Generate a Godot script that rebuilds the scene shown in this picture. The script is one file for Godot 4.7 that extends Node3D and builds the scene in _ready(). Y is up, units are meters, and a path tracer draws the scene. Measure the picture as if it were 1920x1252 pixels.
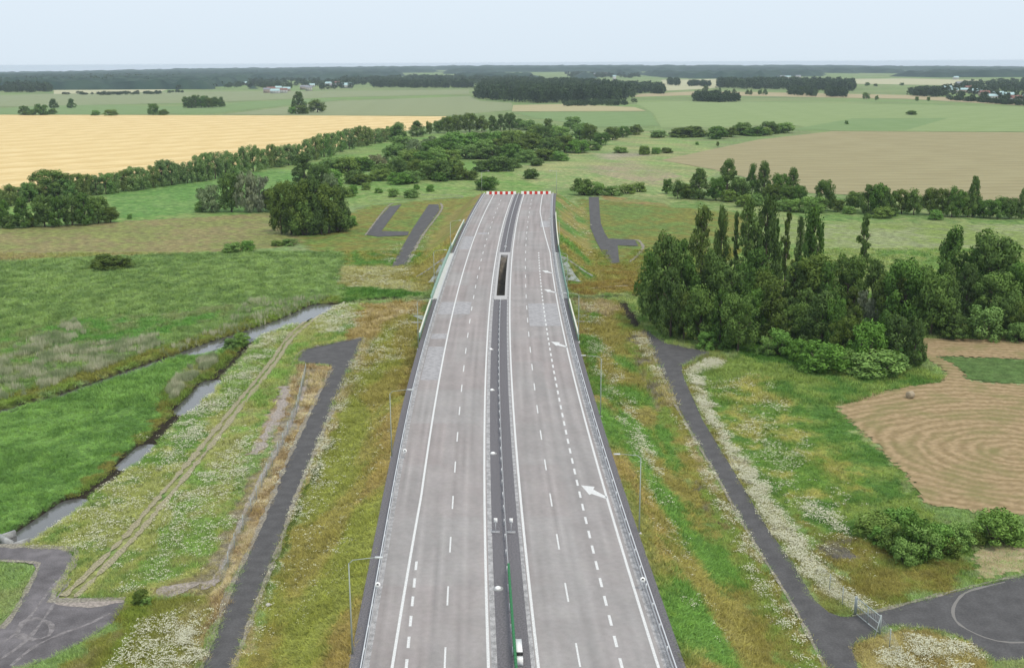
extends Node3D
# A new motorway on an embankment, seen from a drone: x to the right, s = forward distance (world z = -s), y up, metres.

const K := 1.22            # how much brighter a sunlit surface of albedo 1 is than the display's white
const ROAD_Y := 6.0
const BRIDGE_NEAR := 241.0
const BRIDGE_FAR := 297.0
const ROAD_END := 441.0
const ROAD_START := 40.0

var rng := RandomNumberGenerator.new()
var n_big := FastNoiseLite.new()
var n_mid := FastNoiseLite.new()
var n_fine := FastNoiseLite.new()
var n_warp := FastNoiseLite.new()
var used := {}
var zones := []
var streams := []
var mats := {}
var protos := {}
var tints := []

func V(x, s) -> Vector2:
	return Vector2(x, s)

# ---------------------------------------------------------------- naming and committing
func numbered(called: String) -> String:
	if not used.has(called):
		used[called] = 0
		return called
	used[called] += 1
	return "%s_%03d" % [called, used[called]]

func tag(o: Node, label := "", category := "", group := "", kind := "") -> Node:
	if label: o.set_meta("label", label)
	if category: o.set_meta("category", category)
	if group: o.set_meta("group", group)
	if kind: o.set_meta("kind", kind)
	return o

func base(called: String, at := Vector3.ZERO, turn := 0.0) -> Node3D:
	var o := Node3D.new()
	o.name = numbered(called)
	o.position = at
	o.rotation.y = turn
	add_child(o, true)
	return o

func obj(called: String, m: Mesh, mat: Material, parent: Node = null, at := Vector3.ZERO, turn := 0.0) -> MeshInstance3D:
	var o := MeshInstance3D.new()
	o.mesh = m
	o.material_override = mat
	o.position = at
	o.rotation.y = turn
	if parent == null or parent == self:
		o.name = numbered(called)
		add_child(o, true)
	else:
		var n := called
		var k := 0
		while parent.has_node(n):
			k += 1
			n = "%s_%03d" % [called, k]
		o.name = n
		parent.add_child(o, true)
	return o

func structure(called: String, m: Mesh, mat: Material, label := "") -> MeshInstance3D:
	var o := obj(called, m, mat)
	o.set_meta("kind", "structure")
	if label: o.set_meta("label", label)
	return o

# ---------------------------------------------------------------- materials
func lin(hex: int) -> Color:          # colour as it looks in daylight -> base colour (linear)
	var c := Color.hex((hex << 8) | 255).srgb_to_linear()
	var g := (c.r + c.g + c.b) / 3.0
	return Color(lerpf(c.r, g, 0.12) / K, lerpf(c.g, g, 0.12) / K, lerpf(c.b, g, 0.12) / K)

func paint(key: String, c: Color, rough := 0.9, metal := 0.0, tex: Texture2D = null, scale := 1.0) -> StandardMaterial3D:
	if mats.has(key): return mats[key]
	var m := StandardMaterial3D.new()
	m.resource_name = key
	m.albedo_color = c.linear_to_srgb()
	m.roughness = rough
	m.metallic = metal
	m.metallic_specular = 0.3
	if tex:
		m.albedo_texture = tex
		m.uv1_triplanar = true
		m.uv1_world_triplanar = true
		m.uv1_scale = Vector3.ONE * scale
	mats[key] = m
	return m

func vcol(key: String, tex: Texture2D = null, scale := 1.0, rough := 0.95) -> StandardMaterial3D:
	if mats.has(key): return mats[key]
	var m := paint(key, Color.WHITE, rough, 0.0, tex, scale)
	m.vertex_color_use_as_albedo = true
	m.metallic_specular = 0.15
	return m

func grain(size: int, lo: float, hi: float, freqs: Array, sd: int) -> ImageTexture:
	var im := Image.create(size, size, false, Image.FORMAT_RGB8)
	var ims := []
	for f in freqs:
		var n := FastNoiseLite.new()
		n.seed = sd + int(f * 1000.0)
		n.noise_type = FastNoiseLite.TYPE_SIMPLEX
		n.frequency = f
		n.fractal_octaves = 2
		ims.append(n.get_seamless_image(size, size, false, false, 0.1, true))
	for y in size:
		for x in size:
			var v := 0.0
			for k in ims.size():
				v += ims[k].get_pixel(x, y).r
			v = clampf(0.5 + (v / ims.size() - 0.5) * 1.7, 0.0, 1.0)
			var g := lerpf(lo, hi, v)
			im.set_pixel(x, y, Color(g, g, g))
	return ImageTexture.create_from_image(im)

# ---------------------------------------------------------------- the road's course
func cl(s: float) -> float:
	var t := (s - 250.0) / 100.0
	return 0.585 * t + 1.24 * t * t - 0.02 * t * t * t

func heading(s: float) -> float:       # rotation.y that turns -z to the road's direction
	return -atan2(cl(s + 1.0) - cl(s - 1.0), 2.0)

func along(off: float, s: float) -> Vector2:
	return Vector2(cl(s) + off, s)

func o_line_left(s: float) -> float: return -12.15 - 0.7 * clampf((125.0 - s) / 40.0, 0.0, 1.0)
func o_edge_left(s: float) -> float: return -15.35 + 0.55 * smoothstep(180.0, 90.0, s)
func o_line_right(s: float) -> float: return 9.85 - 2.95 * clampf((s - 300.0) / 86.0, 0.0, 1.0)
func o_edge_right(_s: float) -> float: return 10.3
func o_bank_left(s: float) -> float: return o_edge_left(s) - 1.75
func o_bank_right(s: float) -> float: return o_edge_right(s) + 1.9

# ---------------------------------------------------------------- terrain
func seg_dist(p: Vector2, line: Array) -> float:
	var best := 1e9
	for i in line.size() - 1:
		var q: Vector2 = Geometry2D.get_closest_point_to_segment(p, line[i], line[i + 1])
		best = minf(best, p.distance_squared_to(q))
	return sqrt(best)

func bank(x: float, s: float) -> float:       # distance outside the embankment's crown, along and across
	var c := cl(clampf(s, ROAD_START, ROAD_END))
	var dx := maxf(maxf(c + o_bank_left(s) - x, x - c - o_bank_right(s)), 0.0)
	var ds := maxf(s - ROAD_END - 4.0, 0.0)
	if s > BRIDGE_NEAR and s < BRIDGE_FAR:
		ds = minf(s - BRIDGE_NEAR, BRIDGE_FAR - s)
	return sqrt(dx * dx + ds * ds)

func height(x: float, s: float) -> float:
	var h := -0.16 * (0.5 + 0.5 * n_mid.get_noise_2d(x, s))
	if s > 30.0 and s < 470.0:
		var d := bank(x, s)
		if d < 10.0:
			var t := 1.0 - d / 9.6
			t = clampf(t, 0.0, 1.0)
			h = lerpf(h, ROAD_Y - 0.12, t * t * (3.0 - 2.0 * t) * 0.45 + t * 0.55)
	if s < 330.0 and s > 70.0:
		for st in streams:
			if st.box.has_point(Vector2(x, s)):
				var d: float = seg_dist(Vector2(x, s), st.line)
				h = minf(h, lerpf(st.deep, 0.0, smoothstep(st.half * 0.75, st.half * 0.75 + 1.5, d)) - 0.02)
	if s > 2500.0:
		var k := x / s / 0.457
		h += (14.0 - 34.0 * minf(k * k, 2.0)) * smoothstep(3500.0, 9000.0, s)
	return h

func zone(poly: Array, a: int, b: int, grass := 1.0, ragged := 1.5, wave := 1.0) -> void:
	var p := PackedVector2Array(poly)
	var r := Rect2(p[0], Vector2.ZERO)
	for q in p: r = r.expand(q)
	zones.append({"poly": p, "box": r.grow(3.0), "a": lin(a), "b": lin(b), "grass": grass, "ragged": ragged, "wave": wave})

func soil(x: float, s: float) -> Color:       # base colour of the ground's cover; alpha = how much grass grows there
	var wx := n_warp.get_noise_2d(x, s)
	var wy := n_warp.get_noise_2d(x + 517.0, s - 301.0)
	var big := n_big.get_noise_2d(x, s)
	var mid := n_mid.get_noise_2d(x * 1.3 + 90.0, s)
	var fine := n_fine.get_noise_2d(x, s)
	var a := C_BASE_A
	var b := C_BASE_B
	var grass := 1.0
	var wave := 1.0
	var d := 99.0
	if s < 475.0:
		d = bank(x, s)
	var right := x > cl(clampf(s, ROAD_START, ROAD_END))
	for k in range(zones.size() - 1, -1, -1):
		var z: Dictionary = zones[k]
		if z.box.has_point(Vector2(x, s)) and Geometry2D.is_point_in_polygon(Vector2(x + wx * z.ragged, s + wy * z.ragged), z.poly):
			a = z.a; b = z.b; grass = z.grass; wave = z.wave
			break
	var t := smoothstep(-0.35, 0.35, big * 0.6 + mid * 0.55 * wave + fine * 0.25)
	var c := a.lerp(b, t)
	if d < 11.5 + wx:
		var m := n_mid.get_noise_2d(x * 0.8, s * 0.25 + 400.0) + 0.5 * big + 0.3 * fine
		var e: Color
		if right:
			e = C_SLOPE_GREEN.lerp(C_SLOPE_OLIVE, smoothstep(-0.25, 0.3, m + (d - 7.0) * 0.05 + (0.25 if s > 230.0 else -0.1)))
		else:
			e = C_SLOPE_MOSS.lerp(C_SLOPE_OLIVE, smoothstep(-0.3, 0.25, m + (0.2 if s > 230.0 else 0.0)))
		if d < 2.6 + 1.4 * wx:
			e = e.lerp(C_RUST, 0.5 * smoothstep(-0.5, 0.3, m + 0.1))
		c = e
		grass = 1.0
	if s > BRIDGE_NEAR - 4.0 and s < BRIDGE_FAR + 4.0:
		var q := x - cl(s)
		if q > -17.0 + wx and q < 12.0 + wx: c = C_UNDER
	var v := 1.36 + 0.30 * fine + 0.14 * mid
	return Color(c.r * v * 1.03, c.g * v, c.b * v * (1.0 - 0.1 * fine), grass)

var C_BASE_A := lin(0x8f9f68)
var C_BASE_B := lin(0x7d9a5a)
var C_SLOPE_GREEN := lin(0x66903e)
var C_SLOPE_MOSS := lin(0x8c9444)
var C_SLOPE_OLIVE := lin(0x958f4c)
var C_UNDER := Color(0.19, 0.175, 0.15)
var C_SUNKEN := Color(0.048, 0.042, 0.030)  # dark brown for ground sunk below the general level
var C_RUST := lin(0xa28a56)

func sheet(xs: PackedFloat32Array, ss: PackedFloat32Array, into: ArrayMesh) -> void:
	var w := xs.size()
	var h := ss.size()
	var v := PackedVector3Array(); v.resize(w * h)
	var c := PackedColorArray(); c.resize(w * h)
	var n := PackedVector3Array(); n.resize(w * h)
	var i := PackedInt32Array(); i.resize((w - 1) * (h - 1) * 6)
	for r in h:
		for q in w:
			var at := r * w + q
			v[at] = Vector3(xs[q], height(xs[q], ss[r]), -ss[r])
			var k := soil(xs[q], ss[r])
			if v[at].y < -0.17 and ss[r] < 340.0: k = k.lerp(C_SUNKEN, smoothstep(-0.17, -0.32, v[at].y))  # colour goes darker with depth in the stream and ditch channels
			k.a = 1.0
			c[at] = k
	for r in h:
		for q in w:
			var at := r * w + q
			var l := v[at - 1] if q > 0 else v[at]
			var g := v[at + 1] if q < w - 1 else v[at]
			var f := v[at + w] if r < h - 1 else v[at]
			var k := v[at - w] if r > 0 else v[at]
			n[at] = (g - l).cross(f - k).normalized()
	var at := 0
	for r in h - 1:
		for q in w - 1:
			var o := r * w + q
			i[at] = o; i[at + 1] = o + w; i[at + 2] = o + 1
			i[at + 3] = o + 1; i[at + 4] = o + w; i[at + 5] = o + w + 1
			at += 6
	var arr := []
	arr.resize(Mesh.ARRAY_MAX)
	arr[Mesh.ARRAY_VERTEX] = v
	arr[Mesh.ARRAY_NORMAL] = n
	arr[Mesh.ARRAY_COLOR] = c
	arr[Mesh.ARRAY_INDEX] = i
	into.add_surface_from_arrays(Mesh.PRIMITIVE_TRIANGLES, arr)

func steps(from: float, to: float, step: float, grow := 1.0) -> PackedFloat32Array:
	var out := PackedFloat32Array()
	var x := from
	var d := step
	while x < to - d * 0.3:
		out.append(x)
		x += d
		d *= grow
	out.append(to)
	return out

func both_sides(from: float, to: float, step: float, grow: float) -> PackedFloat32Array:
	var r := steps(from, to, step, grow)
	var out := PackedFloat32Array()
	for k in range(r.size() - 1, -1, -1): out.append(-r[k])
	if from == 0.0: out.remove_at(out.size() - 1)
	out.append_array(r)
	return out

# ---------------------------------------------------------------- shape helpers
func flat(poly: Array, y: float, uv_turn := 0.0) -> ArrayMesh:    # a level sheet with world uv turned by uv_turn
	var p := PackedVector2Array(poly)
	var idx := Geometry2D.triangulate_polygon(p)
	var st := SurfaceTool.new()
	st.begin(Mesh.PRIMITIVE_TRIANGLES)
	for q in p:
		st.set_normal(Vector3.UP)
		st.set_uv(q.rotated(uv_turn))
		st.add_vertex(Vector3(q.x, y, -q.y))
	for k in range(0, idx.size(), 3):
		var a := p[idx[k]]; var b := p[idx[k + 1]]; var c := p[idx[k + 2]]
		if (b - a).cross(c - a) > 0.0:
			st.add_index(idx[k]); st.add_index(idx[k + 2]); st.add_index(idx[k + 1])
		else:
			st.add_index(idx[k]); st.add_index(idx[k + 1]); st.add_index(idx[k + 2])
	return st.commit()

func tri(st: SurfaceTool, a: Vector3, b: Vector3, c: Vector3) -> void:
	st.add_vertex(a); st.add_vertex(b); st.add_vertex(c)

func quad(st: SurfaceTool, a: Vector3, b: Vector3, c: Vector3, d: Vector3) -> void:
	tri(st, a, b, c); tri(st, a, c, d)

func strip(left: Callable, right: Callable, s0: float, s1: float, step: float, y: float, thick := 0.0, tint = null, across := 1) -> ArrayMesh:
	var st := SurfaceTool.new()
	st.begin(Mesh.PRIMITIVE_TRIANGLES)
	var ss := steps(s0, s1, step)
	var n := 0
	for s in ss:
		for k in across + 1:
			var off := lerpf(left.call(s), right.call(s), float(k) / across)
			st.set_normal(Vector3.UP)
			if tint != null: st.set_color(tint.call(off, s))
			st.set_uv(Vector2(off, s))
			st.add_vertex(Vector3(cl(s) + off, y, -s))
		if n > 0:
			for k in across:
				var o := n * (across + 1) + k
				var p := o - across - 1
				st.add_index(p); st.add_index(o); st.add_index(p + 1)
				st.add_index(p + 1); st.add_index(o); st.add_index(o + 1)
		n += 1
	if thick <= 0.0: return st.commit()
	var m := st.commit()
	var sd := SurfaceTool.new()
	sd.begin(Mesh.PRIMITIVE_TRIANGLES)
	for k in ss.size() - 1:
		for e in [left, right]:
			var a := Vector3(cl(ss[k]) + e.call(ss[k]), y, -ss[k])
			var b := Vector3(cl(ss[k + 1]) + e.call(ss[k + 1]), y, -ss[k + 1])
			var dn := Vector3(0, -thick, 0)
			if tint != null: sd.set_color(tint.call(left.call(ss[k]), ss[k]))
			if e == left: quad(sd, a, a + dn, b + dn, b)
			else: quad(sd, a, b, b + dn, a + dn)
	for e in [s0, s1]:
		var a := Vector3(cl(e) + left.call(e), y, -e)
		var b := Vector3(cl(e) + right.call(e), y, -e)
		quad(sd, a, b, b + Vector3(0, -thick, 0), a + Vector3(0, -thick, 0))
	for k in ss.size() - 1:
		var a := Vector3(cl(ss[k]) + left.call(ss[k]), y - thick, -ss[k])
		var b := Vector3(cl(ss[k + 1]) + left.call(ss[k + 1]), y - thick, -ss[k + 1])
		var c := Vector3(cl(ss[k + 1]) + right.call(ss[k + 1]), y - thick, -ss[k + 1])
		var d := Vector3(cl(ss[k]) + right.call(ss[k]), y - thick, -ss[k])
		quad(sd, a, d, c, b)
	sd.generate_normals()
	var arr := sd.commit_to_arrays()
	m.add_surface_from_arrays(Mesh.PRIMITIVE_TRIANGLES, arr)
	return m

func box_into(st: SurfaceTool, c: Vector3, size: Vector3, turn := 0.0) -> void:
	var b := Basis(Vector3.UP, turn)
	var h := size * 0.5
	var p := []
	for k in 8:
		p.append(c + b * Vector3(h.x * (1 if k & 1 else -1), h.y * (1 if k & 2 else -1), h.z * (1 if k & 4 else -1)))
	for f in [[0, 2, 3, 1], [5, 7, 6, 4], [4, 6, 2, 0], [1, 3, 7, 5], [2, 6, 7, 3], [4, 0, 1, 5]]:
		quad(st, p[f[0]], p[f[1]], p[f[2]], p[f[3]])

func bar_into(st: SurfaceTool, a: Vector3, b: Vector3, r0: float, r1: float, sides := 6) -> void:
	var z := (b - a).normalized()
	var x := z.cross(Vector3.UP if absf(z.y) < 0.9 else Vector3.RIGHT).normalized()
	var y := z.cross(x)
	for k in sides:
		var u := TAU * k / sides
		var w := TAU * (k + 1) / sides
		var d0 := x * cos(u) + y * sin(u)
		var d1 := x * cos(w) + y * sin(w)
		quad(st, a + d0 * r0, b + d0 * r1, b + d1 * r1, a + d1 * r0)
		tri(st, b + d0 * r1, b, b + d1 * r1)
		tri(st, a + d1 * r0, a, a + d0 * r0)

func begin() -> SurfaceTool:
	var st := SurfaceTool.new()
	st.begin(Mesh.PRIMITIVE_TRIANGLES)
	return st

func done(st: SurfaceTool) -> ArrayMesh:
	st.generate_normals()
	return st.commit()

func box(size: Vector3, c := Vector3.ZERO) -> ArrayMesh:
	var st := begin()
	box_into(st, c, size)
	return done(st)

func bar(a: Vector3, b: Vector3, r0: float, r1: float, sides := 6) -> ArrayMesh:
	var st := begin()
	bar_into(st, a, b, r0, r1, sides)
	return done(st)

# ---------------------------------------------------------------- trees
func crown_mesh(kind: String, sd: int, leaves: int, leaf: float, a: Color, b: Color) -> ArrayMesh:
	# Unit crown (1 wide, 1 high, base at 0): boughs set through an outline that depends on the kind, each a cloud of leaf clumps.
	var r := RandomNumberGenerator.new()
	r.seed = sd
	var boughs := []
	var count := {"round": 46, "tall": 54, "willow": 44, "shrub": 34, "column": 72, "ragged": 30, "full": 50}[kind] as int
	for k in count:
		var t := (k + r.randf()) / count
		var u := r.randf() * TAU
		var y := 0.0
		var reach := 0.0
		var size := 0.15
		match kind:
			"round":
				y = lerpf(0.14, 0.9, t)
				reach = 0.40 * pow(maxf(0.0, 1.0 - pow(absf(y - 0.46) / 0.54, 2.3)), 0.5)
				size = r.randf_range(0.10, 0.17)
			"tall":
				y = lerpf(0.08, 0.95, pow(t, 1.15))
				reach = 0.42 * pow(clampf((1.0 - y) / 0.76, 0.0, 1.0), 0.66) * minf(1.0, 0.6 + y * 1.6)
				size = r.randf_range(0.07, 0.14)
			"willow":
				y = lerpf(0.10, 0.9, t)
				reach = 0.40 * pow(maxf(0.0, 1.0 - pow(absf(y - 0.5) / 0.52, 2.0)), 0.5)
				size = r.randf_range(0.09, 0.15)
			"shrub":
				y = lerpf(0.08, 0.80, t)
				reach = 0.40 * pow(maxf(0.0, 1.0 - pow(y / 0.96, 2.2)), 0.5)
				size = r.randf_range(0.11, 0.19)
			"full":
				y = lerpf(0.07, 0.88, t)
				reach = 0.40 * pow(maxf(0.0, 1.0 - pow(maxf(0.0, y - 0.32) / 0.66, 2.2)), 0.5)
				size = r.randf_range(0.10, 0.17)
			"column":
				y = lerpf(0.06, 0.96, t)
				reach = 0.40 * (0.45 + 0.55 * r.randf()) * pow(clampf((1.04 - y) * 2.2, 0.0, 1.0), 0.7)
				size = r.randf_range(0.07, 0.15)
			"ragged":
				y = lerpf(0.2, 0.97, t)
				reach = 0.36 * (0.6 + 0.5 * sin(y * 23.0 + sd)) * pow(clampf((1.03 - y) * 1.6, 0.0, 1.0), 0.8)
				size = r.randf_range(0.06, 0.12)
		var out := pow(r.randf(), 0.42 if kind != "column" else 0.75)
		boughs.append([Vector3(cos(u) * reach * out, y, sin(u) * reach * out), size * r.randf_range(0.8, 1.15), r.randf()])
	var v := PackedVector3Array()
	var n := PackedVector3Array()
	var c := PackedColorArray()
	for k in leaves:
		var g: Array = boughs[r.randi() % boughs.size()]
		var dir := Vector3(r.randfn(), r.randfn() * 0.9 + 0.12, r.randfn()).normalized()
		var flat_y: float = {"willow": 0.9, "shrub": 0.95, "full": 0.8, "column": 0.45, "ragged": 0.4}.get(kind, 0.84)
		var p: Vector3 = g[0] + dir * Vector3(g[1], g[1] * flat_y, g[1]) * pow(r.randf(), 0.3)
		p.y = maxf(p.y, 0.015)
		var face := (dir + Vector3(r.randfn(), r.randfn(), r.randfn()) * 0.65).normalized()
		var x := face.cross(Vector3(r.randfn(), r.randfn(), r.randfn())).normalized()
		var y := face.cross(x)
		var l := leaf * r.randf_range(0.55, 1.35)
		var w := l * r.randf_range(0.4, 0.65)
		if kind == "willow":
			x = (Vector3.DOWN + x * 0.5).normalized(); y = face.cross(x).normalized(); l *= 1.3; w *= 0.6
		var pts := [p - x * l, p + y * w + face * l * 0.15, p + x * l, p - y * w + face * l * 0.15]
		var soft := (face * 0.55 + dir * 0.5 + Vector3.UP * 0.15).normalized()
		var tone := clampf(g[2] * 0.6 + r.randf() * 0.4, 0.0, 1.0)
		var col := a.lerp(b, tone)
		for q in [0, 1, 2, 0, 2, 3]:
			v.append(pts[q]); n.append(soft); c.append(col)
	var arr := []
	arr.resize(Mesh.ARRAY_MAX)
	arr[Mesh.ARRAY_VERTEX] = v
	arr[Mesh.ARRAY_NORMAL] = n
	arr[Mesh.ARRAY_COLOR] = c
	var m := ArrayMesh.new()
	m.add_surface_from_arrays(Mesh.PRIMITIVE_TRIANGLES, arr)
	return m

func trunk_mesh(kind: String, sd: int) -> ArrayMesh:
	var r := RandomNumberGenerator.new()
	r.seed = sd
	var st := begin()
	if kind == "shrub":
		for k in 6:
			var u := TAU * k / 6.0 + r.randf()
			bar_into(st, Vector3(cos(u) * 0.03, -0.03, sin(u) * 0.03), Vector3(cos(u) * 0.25, 0.6, sin(u) * 0.25), 0.018, 0.006, 5)
		return done(st)
	var top := 0.62 if kind in ["round", "willow"] else 0.9
	bar_into(st, Vector3(0, -0.03, 0), Vector3(0.01, top * 0.5, 0.0), 0.032, 0.022, 7)
	bar_into(st, Vector3(0.01, top * 0.5, 0), Vector3(0, top, 0.01), 0.022, 0.006, 7)
	for k in 7:
		var u := 2.4 * k + r.randf()
		var y := lerpf(0.2, top * 0.85, k / 6.0)
		var reach := 0.3 if kind in ["round", "willow"] else 0.2
		bar_into(st, Vector3(0, y, 0), Vector3(cos(u) * reach, y + 0.16, sin(u) * reach), 0.013, 0.003, 5)
	return done(st)

func leafy(key: String, tint: Color) -> StandardMaterial3D:
	var m := vcol(key, null, 1.0, 0.7)
	m.albedo_color = tint.linear_to_srgb()
	m.backlight_enabled = true
	m.backlight = Color(0.5, 0.55, 0.3)
	m.metallic_specular = 0.25
	return m

func make_tree_kinds() -> void:
	tints = [leafy("leaves", Color(1, 1, 1)), leafy("leaves_warm", Color(1.10, 0.98, 0.78)), leafy("leaves_fresh", Color(0.95, 1.10, 0.82)), leafy("leaves_pale", Color(1.22, 1.2, 1.1))]
	var bark := paint("bark", Color(0.11, 0.09, 0.07), 0.95)
	var dark := [Color(0.066, 0.120, 0.030), Color(0.145, 0.230, 0.058)]
	var deep := [Color(0.059, 0.104, 0.030), Color(0.123, 0.195, 0.052)]
	var mid := [Color(0.113, 0.206, 0.054), Color(0.220, 0.347, 0.099)]
	var row := [Color(0.099, 0.176, 0.060), Color(0.215, 0.308, 0.119)]
	var lite := [Color(0.103, 0.190, 0.039), Color(0.190, 0.310, 0.076)]
	var grey := [Color(0.129, 0.163, 0.102), Color(0.265, 0.299, 0.204)]
	for d in [["round", "round", 3, dark, 8200, 0.0235], ["tall", "tall", 3, deep, 8200, 0.022], ["willow", "willow", 2, grey, 5200, 0.027], ["shrub", "shrub", 3, mid, 5200, 0.031],
			["light", "shrub", 2, lite, 6000, 0.027], ["darkshrub", "shrub", 2, dark, 5200, 0.031], ["column", "column", 3, deep, 5200, 0.022], ["ragged", "ragged", 1, deep, 1900, 0.03], ["row", "full", 3, row, 5600, 0.027], ["full", "full", 3, dark, 7600, 0.0235]]:
		var list := []
		for k in d[2]:
			var root := Node3D.new()
			obj("crown", crown_mesh(d[1], 11 + k * 7 + hash(d[0]) % 97, d[4], d[5], d[3][0], d[3][1]), tints[k], root)
			obj("trunk", trunk_mesh(d[1], k + 5), bark, root)
			list.append(root)
		protos[d[0]] = list

const ONES := ["", "first", "second", "third", "fourth", "fifth", "sixth", "seventh", "eighth", "ninth", "tenth", "eleventh", "twelfth", "thirteenth", "fourteenth", "fifteenth", "sixteenth", "seventeenth", "eighteenth", "nineteenth"]
const TENS := ["", "", "twenty", "thirty", "forty", "fifty", "sixty", "seventy", "eighty"]
func ordinal(n: int) -> String:
	if n < 20: return ONES[n]
	if n % 10 == 0: return TENS[n / 10].trim_suffix("y") + "ieth"
	return TENS[n / 10] + "-" + ONES[n % 10]

const LOOKS := {"round": "rounded dark green tree", "tall": "tall dark green tree", "willow": "grey-green willow", "shrub": "domed green bush", "light": "bright light-green bush", "darkshrub": "dark green bush", "column": "slender columnar dark tree", "ragged": "sparse ragged conifer", "row": "full green hedgerow tree", "full": "dense dark green tree"}

func plant(rows: Array, kinds: Array, where: String, group: String) -> void:   # rows of [x, s, width, height(, kind)], listed from left to right
	var counts := {}
	for row in rows:
		var kind: String = row[4] if row.size() > 4 else kinds[rng.randi() % kinds.size()]
		counts[kind] = counts.get(kind, 0) + 1
		var list: Array = protos[kind]
		var t: Node3D = list[rng.randi() % list.size()].duplicate()
		var bushy := kind in ["shrub", "light", "darkshrub"]
		t.get_node("crown").material_override = tints[rng.randi() % 4]
		t.name = numbered({"willow": "willow_tree", "ragged": "conifer_tree", "row": "hedgerow_tree"}.get(kind, "bush" if bushy else "tree"))
		add_child(t, true)
		t.position = Vector3(row[0], height(row[0], row[1]) - 0.05, -row[1])
		t.rotation.y = rng.randf() * TAU
		t.scale = Vector3(row[2], row[3], row[2] * rng.randf_range(0.9, 1.1)) * Vector3(1.12, 1.04, 1.12) * (Vector3(1.24, 1.1, 1.24) if bushy else Vector3(1.5, 1.03, 1.5) if kind == "column" else Vector3(1.12, 1.03, 1.12))
		tag(t, "%s %s from the left %s" % [ordinal(counts[kind]), LOOKS[kind], where], "bush" if bushy else "tree", group)

func wood(called: String, label: String, poly: Array, count: int, w: float, h: float, a: Color, b: Color, edge := 0.35) -> void:
	# A far wood that reads as one mass: one object of many crowns, thickest along its near edge.
	var p := PackedVector2Array(poly)
	var r := Rect2(p[0], Vector2.ZERO)
	for q in p: r = r.expand(q)
	var buf := PackedFloat32Array()
	var n := 0
	var tries := 0
	while n < count and tries < count * 60:
		tries += 1
		var q := Vector2(rng.randf_range(r.position.x, r.end.x), lerpf(r.position.y, r.end.y, pow(rng.randf(), 1.0 + edge)))
		if not Geometry2D.is_point_in_polygon(q, p): continue
		var k := rng.randf_range(0.75, 1.25)
		var bs := Basis(Vector3.UP, rng.randf() * TAU).scaled(Vector3(w * k, h * rng.randf_range(0.75, 1.15), w * k))
		var o := Vector3(q.x, height(q.x, q.y) - 0.5, -q.y)
		buf.append_array(PackedFloat32Array([bs.x.x, bs.y.x, bs.z.x, o.x, bs.x.y, bs.y.y, bs.z.y, o.y, bs.x.z, bs.y.z, bs.z.z, o.z]))
		var c := a.lerp(b, rng.randf())
		buf.append_array(PackedFloat32Array([c.r, c.g, c.b, 1.0]))
		n += 1
	var mm := MultiMesh.new()
	mm.transform_format = MultiMesh.TRANSFORM_3D
	mm.use_colors = true
	mm.mesh = mats["far_crown"]
	mm.instance_count = n
	mm.buffer = buf
	var o := MultiMeshInstance3D.new()
	o.multimesh = mm
	o.material_override = vcol("far_leaves", null, 1.0, 0.8)
	o.name = numbered(called)
	add_child(o, true)
	tag(o, label, "wood", "", "stuff")

func scatter(called: String, label: String, category: String, m: Mesh, mat: Material, places: PackedFloat32Array) -> void:
	var mm := MultiMesh.new()
	mm.transform_format = MultiMesh.TRANSFORM_3D
	mm.use_colors = true
	mm.mesh = m
	mm.instance_count = places.size() / 16
	mm.buffer = places
	var o := MultiMeshInstance3D.new()
	o.multimesh = mm
	o.material_override = mat
	o.name = numbered(called)
	add_child(o, true)
	tag(o, label, category, "", "stuff")

func put(buf: PackedFloat32Array, at: Vector3, turn: float, sc: Vector3, c: Color) -> void:
	var bs := Basis(Vector3.UP, turn) * Basis.from_scale(sc)
	buf.append_array(PackedFloat32Array([bs.x.x, bs.y.x, bs.z.x, at.x, bs.x.y, bs.y.y, bs.z.y, at.y, bs.x.z, bs.y.z, bs.z.z, at.z, c.r, c.g, c.b, 1.0]))

func tuft_mesh(sd: int, blades: int, spread: float, lean: float, wide: float) -> ArrayMesh:
	var r := RandomNumberGenerator.new()
	r.seed = sd
	var st := begin()
	for k in blades:
		var p := Vector3(r.randf_range(-spread, spread), -0.05, r.randf_range(-spread, spread))
		var u := r.randf() * TAU
		var side := Vector3(cos(u), 0, sin(u)) * wide
		var tip := p + Vector3(r.randfn() * lean, r.randf_range(0.6, 1.0), r.randfn() * lean)
		var g := r.randf_range(0.75, 1.2)
		st.set_color(Color(g, g, g * 0.95))
		if side.cross(tip - p).y < 0.0: side = -side
		tri(st, p - side, tip, p + side)
	st.generate_normals()
	return st.commit()

func flower_mesh(sd: int, heads: int, spread: float, size: float) -> ArrayMesh:
	var r := RandomNumberGenerator.new()
	r.seed = sd
	var st := begin()
	st.set_normal(Vector3.UP)
	for k in heads:
		var p := Vector3(r.randfn() * spread * 0.5, r.randf_range(0.6, 1.0), r.randfn() * spread * 0.5)
		var q := size * r.randf_range(0.6, 1.2)
		var tilt := Vector3(r.randfn() * 0.3, 0, r.randfn() * 0.3)
		for j in 5:
			var u := TAU * j / 5.0
			var w := TAU * (j + 1) / 5.0
			var d0 := Vector3(cos(u), 0, sin(u)); var d1 := Vector3(cos(w), 0, sin(w))
			d0.y = d0.dot(tilt); d1.y = d1.dot(tilt)
			tri(st, p + Vector3(0, q * 0.3, 0), p + d0 * q, p + d1 * q)
	return st.commit()

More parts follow.
